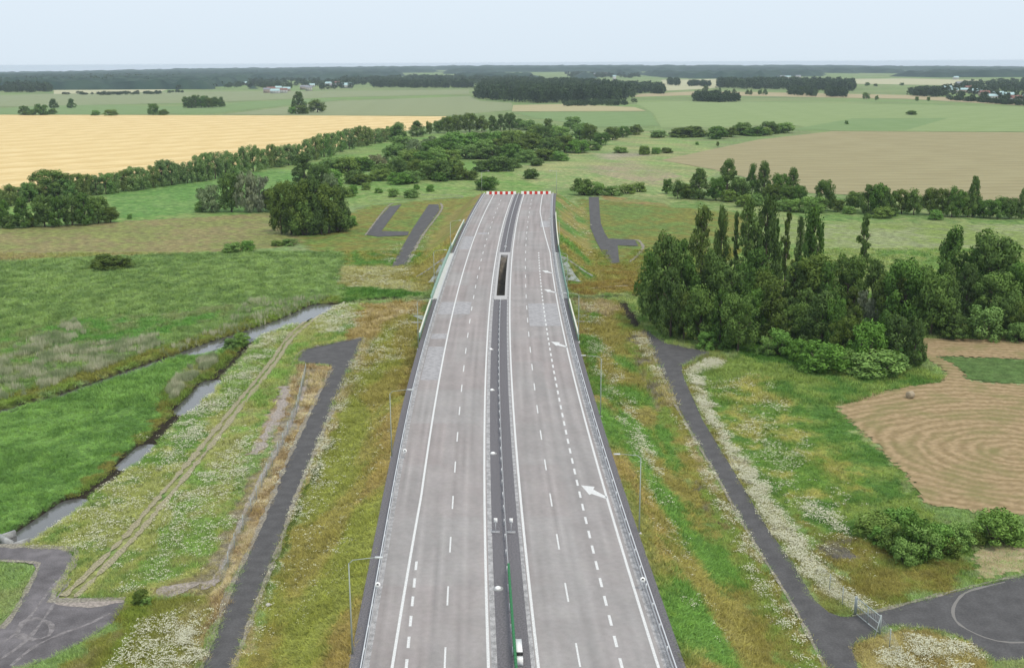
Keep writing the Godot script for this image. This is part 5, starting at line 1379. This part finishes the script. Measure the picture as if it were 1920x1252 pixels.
	plant([[30.8, 242.8, 6.1, 15.7, "round"], [32.8, 234.7, 9.5, 19.7, "tall"], [37.3, 242.7, 7.9, 17.1, "tall"], [38.3, 236.5, 6.8, 13.5], [43.9, 242.5, 7.0, 15.2, "tall"], [46.4, 238.4, 6.9, 14.0], [50.4, 242.4, 6.5, 12.4, "tall"], [57.0, 255.4, 8.1, 13.5, "tall"], [57.4, 242.2, 7.0, 10.9], [62.6, 242.1, 7.0, 12.3], [65.8, 242.0, 10.7, 14.2, "round"], [68.4, 237.8, 6.4, 13.1, "tall"], [78.0, 254.9, 7.1, 12.4, "round"], [75.0, 239.7, 5.3, 7.6], [77.7, 236.6, 5.2, 7.7, "willow"], [81.1, 245.9, 6.6, 12.5], [81.5, 235.5, 6.8, 11.1], [84.0, 233.5, 9.4, 14.7, "round"], [90.0, 241.5, 6.5, 12.3], [87.9, 228.1, 7.7, 13.0, "round"], [92.5, 233.3, 5.8, 13.8], [103.2, 259.0, 8.9, 17.1, "tall"], [91.3, 227.6, 6.1, 9.5], [91.9, 224.8, 5.4, 5.1], [100.2, 241.2, 6.5, 12.3], [102.3, 244.3, 5.8, 7.5, "willow"], [107.2, 254.2, 7.8, 13.4, "tall"], [97.1, 224.7, 6.7, 6.9, "shrub"], [112.1, 254.1, 11.4, 17.4, "round"], [105.4, 237.0, 9.5, 11.2, "round"], [103.4, 229.2, 6.2, 7.7], [103.7, 222.8, 4.7, 4.0, "shrub"], [112.2, 240.9, 7.4, 12.8], [106.6, 225.4, 6.1, 7.2]], ["round", "tall"], "in the middle of the right grove", "trees of the grove right of the motorway")
	plant([[33.1, 227.0, 6.1, 13.9, "tall"], [35.6, 225.2, 5.2, 9.4, "tall"], [38.4, 221.9, 6.4, 11.8, "round"], [42.1, 219.7, 5.1, 10.9, "tall"], [44.9, 215.4, 6.9, 11.3, "round"], [49.6, 223.1, 5.6, 10.6], [52.6, 220.9, 7.3, 12.4, "tall"], [57.4, 222.9, 5.6, 8.0], [60.9, 226.4, 6.6, 9.9, "tall"], [62.0, 217.5, 8.4, 11.2, "tall"], [64.1, 215.8, 5.0, 10.3], [64.1, 210.1, 5.1, 8.2, "round"], [66.9, 212.4, 4.9, 9.3, "tall"], [67.7, 205.3, 6.0, 8.5, "light"], [71.6, 209.1, 4.9, 9.2], [72.7, 205.2, 6.4, 9.2, "tall"], [75.8, 203.6, 3.8, 8.8, "tall"]], ["round", "tall"], "along the right grove's front edge", "trees at the front of the grove")
	plant([[39.2, 218.0, 3.4, 3.5, "shrub"], [43.1, 216.2, 3.4, 2.6, "darkshrub"], [50.0, 212.8, 3.3, 3.4, "shrub"], [52.4, 212.7, 4.7, 4.8, "shrub"], [55.1, 208.7, 3.8, 4.1, "light"], [58.0, 201.0, 8.0, 5.4, "light"], [62.5, 201.6, 3.5, 3.7, "shrub"], [66.8, 197.9, 8.3, 4.3, "shrub"], [71.8, 200.0, 3.5, 3.2, "shrub"]], ["shrub"], "at the foot of the right grove", "bushes at the foot of the grove")
	plant([[43.8, 126.9, 4.2, 2.5], [44.2, 124.1, 2.8, 2.2], [45.1, 123.8, 3.4, 2.7], [44.5, 121.5, 3.1, 2.8], [47.3, 127.5, 3.7, 2.9], [45.0, 118.6, 2.8, 3.0], [46.6, 120.3, 3.5, 4.9], [47.1, 119.4, 3.5, 4.2], [49.5, 121.4, 3.3, 3.8], [50.4, 120.5, 2.7, 2.4], [52.4, 122.5, 3.3, 2.9], [55.2, 124.0, 2.8, 1.9], [57.8, 124.3, 5.5, 3.9, "light"]], ["shrub", "darkshrub", "shrub"], "in the thicket below the hay field", "bushes of the thicket below the hay field")
	plant([[-117.7, 313.4, 3.6, 2.4, "shrub"], [-114.6, 313.0, 7.7, 3.8, "darkshrub"], [-110.8, 313.7, 5.6, 2.8, "darkshrub"], [-56.9, 219.4, 2.2, 2.4, "shrub"], [-85.7, 340.5, 5.0, 2.8, "shrub"], [-55.9, 223.8, 3.3, 2.5, "light"], [-81.0, 341.4, 3.9, 3.4, "shrub"], [-74.4, 352.3, 3.4, 1.7, "shrub"], [-70.7, 353.9, 4.6, 2.0, "shrub"]], ["shrub"], "on the left meadow and stream bank", "bushes on the left meadow")
	plant([[-39.9, 109.8, 1.6, 1.5, "darkshrub"], [-39.3, 109.4, 1.1, 1.0, "shrub"]], ["shrub"], "in the ditch beside the worn yard", "")
	plant([[-563.2, 1319.6, 11.2, 10.5], [-553.5, 1318.5, 11.2, 7.1], [-542.7, 1317.3, 13.3, 12.5], [-539.4, 1339.9, 9.2, 6.6], [-615.2, 1536.1, 13.1, 11.5, "tall"], [-590.0, 1532.8, 12.1, 11.9, "tall"], [-474.0, 1300.4, 8.9, 5.8], [-456.1, 1298.4, 13.1, 6.8], [-408.6, 1301.8, 12.2, 12.7, "round"], [-397.0, 1300.5, 10.9, 6.4], [-252.9, 1315.5, 8.8, 8.0], [-247.2, 1328.8, 18.0, 23.3, "tall"], [-240.3, 1314.0, 13.0, 10.0], [-229.1, 1350.6, 19.3, 14.4, "round"]], ["shrub", "darkshrub"], "along the golden field's far edge", "lone trees behind the grain field")
	plant([[-427.7, 1511.1, 13.2, 14.3], [-421.6, 1510.3, 11.2, 12.0], [-420.1, 1522.2, 13.3, 16.0], [-411.1, 1514.9, 12.2, 12.9], [-407.8, 1520.5, 13.7, 15.1], [-402.9, 1519.9, 12.2, 12.7], [-398.4, 1525.4, 13.3, 13.5], [-395.6, 1537.3, 11.4, 11.0], [-392.6, 1549.4, 11.0, 12.3]], ["tall", "round"], "in the square copse behind the golden field", "trees of the square copse")
	plant([[83.6, 705.4, 5.8, 4.9], [91.6, 709.6, 5.8, 4.0], [113.1, 866.7, 12.4, 5.3], [98.9, 717.1, 6.5, 3.4], [130.7, 877.2, 13.7, 6.5], [136.0, 872.0, 22.7, 7.9], [142.1, 871.5, 12.1, 6.8], [129.1, 786.2, 2.2, 2.3], [153.9, 847.3, 12.5, 9.1], [141.7, 775.6, 1.8, 3.0], [166.3, 869.5, 12.8, 7.1], [181.7, 892.7, 13.1, 9.6], [185.6, 884.9, 12.2, 4.6], [189.9, 879.6, 12.9, 7.2], [198.1, 888.8, 12.3, 5.9], [206.1, 903.4, 13.3, 9.7], [219.3, 915.4, 14.5, 8.2], [306.3, 1036.8, 2.8, 3.4], [426.8, 1212.5, 10.2, 4.6]], ["shrub", "darkshrub"], "before the bright green crop field", "bushes before the bright green field")
	plant([[823.2, 2644.9, 11.4, 8.0], [535.3, 1719.8, 10.8, 9.8], [826.5, 2593.9, 9.3, 5.9], [537.5, 1678.2, 5.6, 6.4], [912.8, 2673.2, 9.5, 6.1], [580.6, 1632.1, 5.4, 6.2], [596.2, 1629.6, 4.8, 5.6]], ["round"], "lone on the far right fields", "lone trees on the far right fields")
	plant([[375.8, 2206.6, 13.2, 11.7], [374.4, 2048.3, 7.7, 10.1], [410.2, 2101.7, 7.8, 7.2], [416.1, 2011.2, 9.0, 7.6], [416.5, 1983.0, 5.9, 8.3], [431.2, 1980.3, 7.4, 8.3], [440.1, 1978.6, 8.8, 9.0]], ["round", "tall"], "before the long far tree belt", "lone trees before the far belt")

func build_villages() -> void:
	var walls := [paint("house_cream", Color(0.42, 0.40, 0.35), 0.9), paint("house_white", Color(0.43, 0.43, 0.41), 0.9), paint("house_tan", Color(0.34, 0.28, 0.23), 0.9)]
	var roofs := [paint("roof_grey", Color(0.22, 0.23, 0.25), 0.8), paint("roof_red", Color(0.20, 0.10, 0.08), 0.8), paint("roof_pale", Color(0.36, 0.50, 0.50), 0.7)]
	var glass := paint("house_glass", Color(0.05, 0.06, 0.07), 0.15)
	var build := func(p: Vector2, w: float, d: float, h: float, wk: int, rk: int, turn: float, label: String, group: String) -> void:
		var t := base("house", Vector3(p.x, height(p.x, p.y) - 0.2, -p.y), turn)
		tag(t, label, "house", group)
		obj("wall", box(Vector3(w, h, d), Vector3(0, h * 0.5, 0)), walls[wk], t)
		var st := begin()
		var e := 0.5
		var a := w * 0.5 + e
		var b := d * 0.5 + e
		var r := h + d * 0.36
		quad(st, Vector3(-a, h - 0.1, b), Vector3(-a, r, 0), Vector3(a, r, 0), Vector3(a, h - 0.1, b))
		quad(st, Vector3(-a, h - 0.1, -b), Vector3(a, h - 0.1, -b), Vector3(a, r, 0), Vector3(-a, r, 0))
		for x in [-w * 0.5 + 0.01, w * 0.5 - 0.01]: tri(st, Vector3(x, h, d * 0.5), Vector3(x, r - 0.25, 0), Vector3(x, h, -d * 0.5))
		var roof := obj("roof", done(st), roofs[rk], t)
		obj("chimney", box(Vector3(0.8, 1.6, 0.8), Vector3(w * 0.2, r, 0)), walls[2], roof)
		for x in [-0.3, 0.0, 0.3]: obj("window", box(Vector3(1.3, 1.4, 0.1), Vector3(x * w, h * 0.55, d * 0.5 + 0.04)), glass, t)
	var looks := ["cream", "white", "tan"]
	var tops := ["grey", "red", "pale"]
	for v in [["left village", [V(-846.3, 3141.5), V(-898.8, 3396.2), V(-818.0, 3134.0), V(-840.1, 3295.6), V(-783.7, 3124.8), V(-832.6, 3377.2), V(-755.8, 3117.4), V(-741.9, 3189.1), V(-669.8, 2954.8), V(-487.4, 2287.7), V(-496.9, 2374.2), V(-461.1, 2242.5), V(-499.9, 2465.8), V(-454.1, 2281.1), V(-472.5, 2413.7), V(-459.6, 2555.0), V(-431.9, 2451.1), V(-494.4, 2845.9), V(-471.9, 2971.6), V(-438.0, 2831.9), V(-471.4, 3115.3)]],
			["right village", [V(787.6, 2107.5), V(846.3, 2218.2), V(784.6, 2033.0), V(992.5, 2532.1), V(803.9, 2029.1), V(854.7, 2133.0), V(800.4, 1960.0), V(762.3, 1840.6), V(719.9, 1710.3), V(783.0, 1836.8), V(742.2, 1706.6), V(704.7, 1593.8), V(1342.1, 3457.4), V(761.3, 1678.3)]],
			["far hamlet right of the dark wood", [V(303.2, 4929.2), V(334.2, 5124.7), V(351.9, 4906.7), V(389.3, 5098.2), V(400.2, 4884.4), V(32.2, 3387.9)]],
			["far hamlet below the horizon at right", [V(943.8, 3981.0), V(930.8, 3850.5), V(992.6, 3961.6)]]]:
		var k := 0
		for p in v[1]:
			k += 1
			var wk := rng.randi() % 3
			var rk := rng.randi() % 3
			build.call(p, rng.randf_range(12.0, 19.0), rng.randf_range(8.0, 11.0), rng.randf_range(4.5, 7.5), wk, rk, rng.randf_range(-0.5, 0.5), "%s house with a %s roof, %s from left, %s" % [looks[wk], tops[rk], ordinal(k), v[0]], "houses of the " + v[0])
	var p: Vector2 = [V(-386.2, 2699.7)][0]
	build.call(p, 26.0, 14.0, 7.5, 1, 2, 0.1, "large white farm hall at the right end of the left village", "")
	p = [V(290.9, 3219.1)][0]
	build.call(p, 9.0, 8.0, 18.0, 1, 2, 0.0, "tall narrow white building behind the dark wood", "")

# ---------------------------------------------------------------- grasses and flowers
func on_road(p: Vector2) -> bool:
	for poly in paved:
		if Geometry2D.is_point_in_polygon(p, poly): return true
	return false

var paved := []

func build_plants() -> void:
	for o in get_children():
		if o is MeshInstance3D and (o.name.begins_with("service_") or o.name.begins_with("hay_field")):
			pass
	paved = [PackedVector2Array([V(-29.5, 89.4), V(-29.7, 96.5), V(-31.3, 124.8), V(-32.9, 159.3), V(-34.4, 206.1), V(-42.0, 209.0), V(-41.8, 218.9), V(-31.3, 229.1), V(-30.2, 177.8), V(-28.1, 123.7), V(-26.9, 96.4), V(-26.4, 88.5)]),
		PackedVector2Array([V(28.4, 235.0), V(31.7, 221.8), V(39.2, 214.3), V(32.3, 205.2), V(30.8, 163.2), V(31.5, 127.4), V(32.2, 109.6), V(34.0, 105.9), V(38.7, 107.2), V(49.2, 111.9), V(66.8, 119.1), V(59.9, 91.1), V(49.1, 97.2), V(46.1, 96.9), V(45.1, 101.0), V(42.7, 103.2), V(38.3, 103.9), V(33.7, 100.3), V(32.8, 95.8), V(32.5, 81.7), V(29.4, 81.8), V(29.7, 95.9), V(28.7, 131.4), V(27.6, 183.4)]),
		PackedVector2Array([V(-69.7, 125.6), V(-52.9, 123.4), V(-51.3, 121.0), V(-50.0, 111.2), V(-41.9, 110.7), V(-41.4, 105.4), V(-44.8, 98.6), V(-54.6, 91.4), V(-58.0, 97.9), V(-52.7, 107.6), V(-54.7, 118.3), V(-59.6, 120.4), V(-67.6, 121.3)]),
		PackedVector2Array([V(54.2, 178.1), V(67.8, 189.1), V(77.0, 193.0), V(79.9, 198.6), V(79.8, 210.9), V(85.0, 225.6), V(120.0, 222.1), V(75.7, 130.1), V(60.9, 132.9), V(53.5, 136.0), V(54.8, 148.9)]),
		PackedVector2Array([V(-34.1, 313.8), V(-30.5, 315.4), V(-28.2, 437.9), V(-33.7, 456.8)]), PackedVector2Array([V(33.2, 480.0), V(37.5, 479.8), V(31.7, 363.2), V(39.8, 347.6), V(31.0, 317.1), V(28.5, 316.2)])]
	var track: Array = [V(-48.2, 111.3), V(-47.7, 116.5), V(-46.8, 126.4), V(-46.6, 138.1), V(-46.3, 152.1), V(-46.2, 166.5), V(-46.3, 180.4), V(-46.2, 196.0), V(-46.2, 211.1), V(-46.8, 229.4), V(-45.3, 246.6), V(-43.2, 259.6)]
	var tuft := vcol("grass_blades", null, 1.0, 0.85)
	tuft.backlight_enabled = true
	tuft.backlight = Color(0.25, 0.3, 0.12)
	var bufs := [PackedFloat32Array(), PackedFloat32Array(), PackedFloat32Array()]
	var wanted := 330000
	var n := 0
	while n < wanted:
		n += 1
		var s := 78.0 * pow(340.0 / 78.0, pow(rng.randf(), 1.15))
		var half := 0.47 * s + 8.0
		var x := rng.randf_range(-half, half)
		var off := x - cl(clampf(s, ROAD_START, ROAD_END))
		if off > o_bank_left(s) - 0.2 and off < o_bank_right(s) + 0.2: continue
		var p := V(x, s)
		if on_road(p) or seg_dist(p, track) < 1.35: continue
		var y := height(x, s)
		if y < -0.45: continue
		var c := soil(x, s)
		if rng.randf() > c.a: continue
		var g := rng.randf_range(0.85, 1.45)
		var tall := rng.randf_range(0.18, 0.5) * (1.0 + 0.6 * n_mid.get_noise_2d(x, s)) * (1.0 if s < 180.0 else 1.25)
		put(bufs[rng.randi() % 3], Vector3(x, y, -s), rng.randf() * TAU, Vector3(1.0, tall, 1.0) * (1.0 if s < 180.0 else 1.5) * Vector3(rng.randf_range(0.6, 1.15), 1.0, rng.randf_range(0.6, 1.15)), Color(c.r * g, c.g * g, c.b * g * rng.randf_range(0.7, 1.1)))
	for k in 3:
		scatter("grass_tufts", ["tufts of grass growing over the verges and meadows", "leaning grass clumps on the verges and meadows", "coarse grass on the verges and meadows"][k], "grass", tuft_mesh(5 + k, 12, 0.42, 0.36, 0.034), tuft, bufs[k])
	# white flowers: [polygon, how many, clumping]
	var bloom := vcol("white_petals", null, 1.0, 0.8)
	var fl := PackedFloat32Array()
	var got_any := false
	for d in [
		[[V(33.4, 201.7), V(38.0, 208.6), V(40.6, 210.1), V(40.7, 205.4), V(33.9, 198.8), V(33.5, 184.2), V(33.1, 160.6), V(34.0, 144.0), V(34.4, 128.7), V(35.4, 116.7), V(38.5, 108.4), V(36.1, 106.6), V(33.0, 112.1), V(32.3, 124.0), V(31.7, 141.1), V(31.6, 161.9), V(31.4, 179.7)], 2630, -0.05],
		[[V(19.5, 267.3), V(18.7, 224.3), V(19.6, 179.9), V(20.5, 151.6), V(19.7, 128.9), V(20.3, 109.2), V(19.6, 96.0), V(18.6, 96.0), V(18.0, 109.2), V(17.3, 125.7), V(16.8, 145.3), V(16.4, 174.1), V(15.4, 224.4)], 529, 0.15],
		[[V(16.1, 160.9), V(20.5, 160.8), V(20.4, 147.3), V(18.6, 139.4), V(15.5, 139.4)], 195, 0.0],
		[[V(-55.4, 119.2), V(-58.0, 137.1), V(-54.3, 160.1), V(-54.0, 177.6), V(-52.6, 196.9), V(-52.6, 233.4), V(-48.0, 245.6), V(-45.3, 208.7), V(-46.0, 181.0), V(-47.3, 148.3), V(-48.3, 123.5)], 1004, 0.12],
		[[V(-53.1, 187.4), V(-52.3, 217.0), V(-52.5, 232.9), V(-48.7, 225.8), V(-48.7, 201.1), V(-48.7, 181.1), V(-49.3, 169.7), V(-50.0, 162.0), V(-52.0, 164.5), V(-52.5, 175.3)], 418, 0.0],
		[[V(-41.7, 111.1), V(-45.4, 134.8), V(-43.7, 154.8), V(-41.6, 169.5), V(-37.4, 161.8), V(-35.8, 134.7), V(-34.5, 118.9)], 808, 0.1],
		[[V(-38.8, 104.0), V(-35.8, 108.6), V(-32.4, 111.0), V(-30.0, 96.1), V(-32.4, 92.0), V(-37.3, 92.1)], 529, 0.0],
		[[V(-33.8, 101.8), V(-32.3, 107.4), V(-30.0, 96.1), V(-32.2, 92.9)], 250, -0.2],
		[[V(-50.4, 245.6), V(-43.2, 261.4), V(-34.4, 262.4), V(-33.3, 234.9), V(-41.0, 232.7)], 446, 0.0],
		[[V(26.2, 162.7), V(27.7, 162.7), V(28.4, 128.8), V(29.4, 108.2), V(29.6, 95.5), V(27.1, 95.5), V(26.9, 108.3), V(27.2, 129.6)], 418, 0.05],
		[[V(26.0, 228.8), V(28.3, 235.5), V(27.7, 162.7), V(26.2, 162.7)], 195, 0.0],
		[[V(35.2, 192.4), V(46.3, 199.3), V(43.2, 153.5), V(43.5, 133.6), V(40.8, 112.7), V(36.4, 118.1), V(34.7, 143.0)], 474, 0.18],
		[[V(38.0, 139.1), V(42.1, 133.6), V(40.9, 127.0), V(36.9, 129.5)], 167, 0.0],
		[[V(37.1, 103.2), V(42.7, 102.3), V(44.8, 100.1), V(45.4, 95.9), V(36.1, 92.3), V(35.1, 97.0)], 613, 0.0],
		[[V(-33.9, 169.4), V(-29.8, 187.0), V(-27.3, 159.2), V(-27.5, 134.6), V(-27.2, 113.5), V(-25.2, 96.6), V(-26.7, 96.6), V(-28.3, 118.9)], 362, 0.15],
		[[V(-32.3, 204.5), V(-29.9, 225.4), V(-25.9, 193.6), V(-27.2, 169.3)], 139, 0.05],
		[[V(-30.7, 140.1), V(-22.3, 186.8), V(-17.9, 134.4), V(-17.2, 101.6), V(-24.0, 98.6)], 195, 0.25],
		[[V(-28.8, 225.3), V(-21.7, 262.1), V(-21.0, 225.2), V(-25.9, 193.6)], 195, 0.05],
		[[V(-47.1, 305.0), V(-26.7, 308.5), V(-25.9, 281.8), V(-41.9, 278.8)], 139, 0.0],
		[[V(20.0, 459.9), V(28.7, 459.5), V(23.9, 329.1), V(16.5, 339.1)], 111, 0.0],
		[[V(-43.0, 331.2), V(-30.1, 312.8), V(-26.3, 428.2), V(-28.9, 453.1), V(-29.8, 367.6)], 83, 0.0]]:
		var poly := PackedVector2Array(d[0])
		var r := Rect2(poly[0], Vector2.ZERO)
		for q in poly: r = r.expand(q)
		var got := 0
		var tries := 0
		while got < d[1] and tries < d[1] * 25:
			tries += 1
			var q := Vector2(rng.randf_range(r.position.x, r.end.x), rng.randf_range(r.position.y, r.end.y))
			var edge := V(n_warp.get_noise_2d(q.x, q.y), n_warp.get_noise_2d(q.y, q.x)) * (4.0 if got_any else 1.0) + V(rng.randfn(), rng.randfn()) * (0.7 if got_any else 0.35)
			if not Geometry2D.is_point_in_polygon(q + edge, poly): continue
			if n_mid.get_noise_2d(q.x * 1.1 + 60.0, q.y * 0.7) * 0.9 + n_big.get_noise_2d(q.x * 2.0, q.y) * 0.5 + n_fine.get_noise_2d(q.x, q.y) * 0.4 < d[2] + rng.randf_range(-0.75, 0.35): continue
			if on_road(q) or seg_dist(q, track) < 1.3: continue
			var off := q.x - cl(clampf(q.y, ROAD_START, ROAD_END))
			if off > o_bank_left(q.y) and off < o_bank_right(q.y): continue
			var y := height(q.x, q.y)
			if y < -0.5: continue
			var g := rng.randf_range(0.75, 1.0)
			var far := clampf(q.y / 140.0, 0.8, 2.0)
			put(fl, Vector3(q.x, y + 0.02, -q.y), rng.randf() * TAU, Vector3(far, rng.randf_range(0.35, 0.6), far), Color(0.62 * g, 0.61 * g, 0.44 * g))
			got += 1
		got_any = true
	scatter("wildflowers", "white wildflowers growing in drifts on the verges and banks", "wildflowers", flower_mesh(3, 8, 0.62, 0.062), bloom, fl)
	# pale reeds along the stream
	var reeds := PackedFloat32Array()
	for d in [[[V(-107.9, 202.3), V(-96.4, 217.9), V(-81.1, 226.5), V(-75.0, 232.0), V(-71.0, 226.2), V(-77.1, 205.4), V(-84.3, 188.6), V(-94.8, 176.0)], 5200], [[V(-61.0, 189.2), V(-62.3, 205.1), V(-59.3, 215.1), V(-56.9, 209.7), V(-58.5, 197.0), V(-58.3, 183.7)], 1700], [[V(-64.1, 269.4), V(-44.8, 271.5), V(-49.0, 251.1), V(-62.6, 227.9), V(-69.5, 214.0), V(-70.6, 217.4), V(-63.5, 240.7)], 900], [[V(-101.7, 220.2), V(-98.8, 246.8), V(-91.6, 233.8), V(-93.4, 205.7)], 900]]:
		var poly := PackedVector2Array(d[0])
		var r := Rect2(poly[0], Vector2.ZERO)
		for q in poly: r = r.expand(q)
		for k in d[1] * 3:
			var q := Vector2(rng.randf_range(r.position.x, r.end.x), rng.randf_range(r.position.y, r.end.y))
			if not Geometry2D.is_point_in_polygon(q, poly) or n_mid.get_noise_2d(q.x, q.y) + n_warp.get_noise_2d(q.x, q.y) < -0.1: continue
			var y := height(q.x, q.y)
			if y < -0.9: continue
			var t := clampf(0.5 + n_warp.get_noise_2d(q.x * 0.7, q.y * 0.7), 0.0, 1.0)
			var c := Color(0.26, 0.32, 0.17).lerp(Color(0.58, 0.56, 0.42), t * rng.randf_range(0.6, 1.1))
			put(reeds, Vector3(q.x, y, -q.y), rng.randf() * TAU, Vector3(1.1, rng.randf_range(1.0, 1.7), 1.1), c)
	scatter("reeds", "pale reeds standing along the stream and ditch", "reeds", tuft_mesh(31, 9, 0.35, 0.16, 0.045), tuft, reeds)
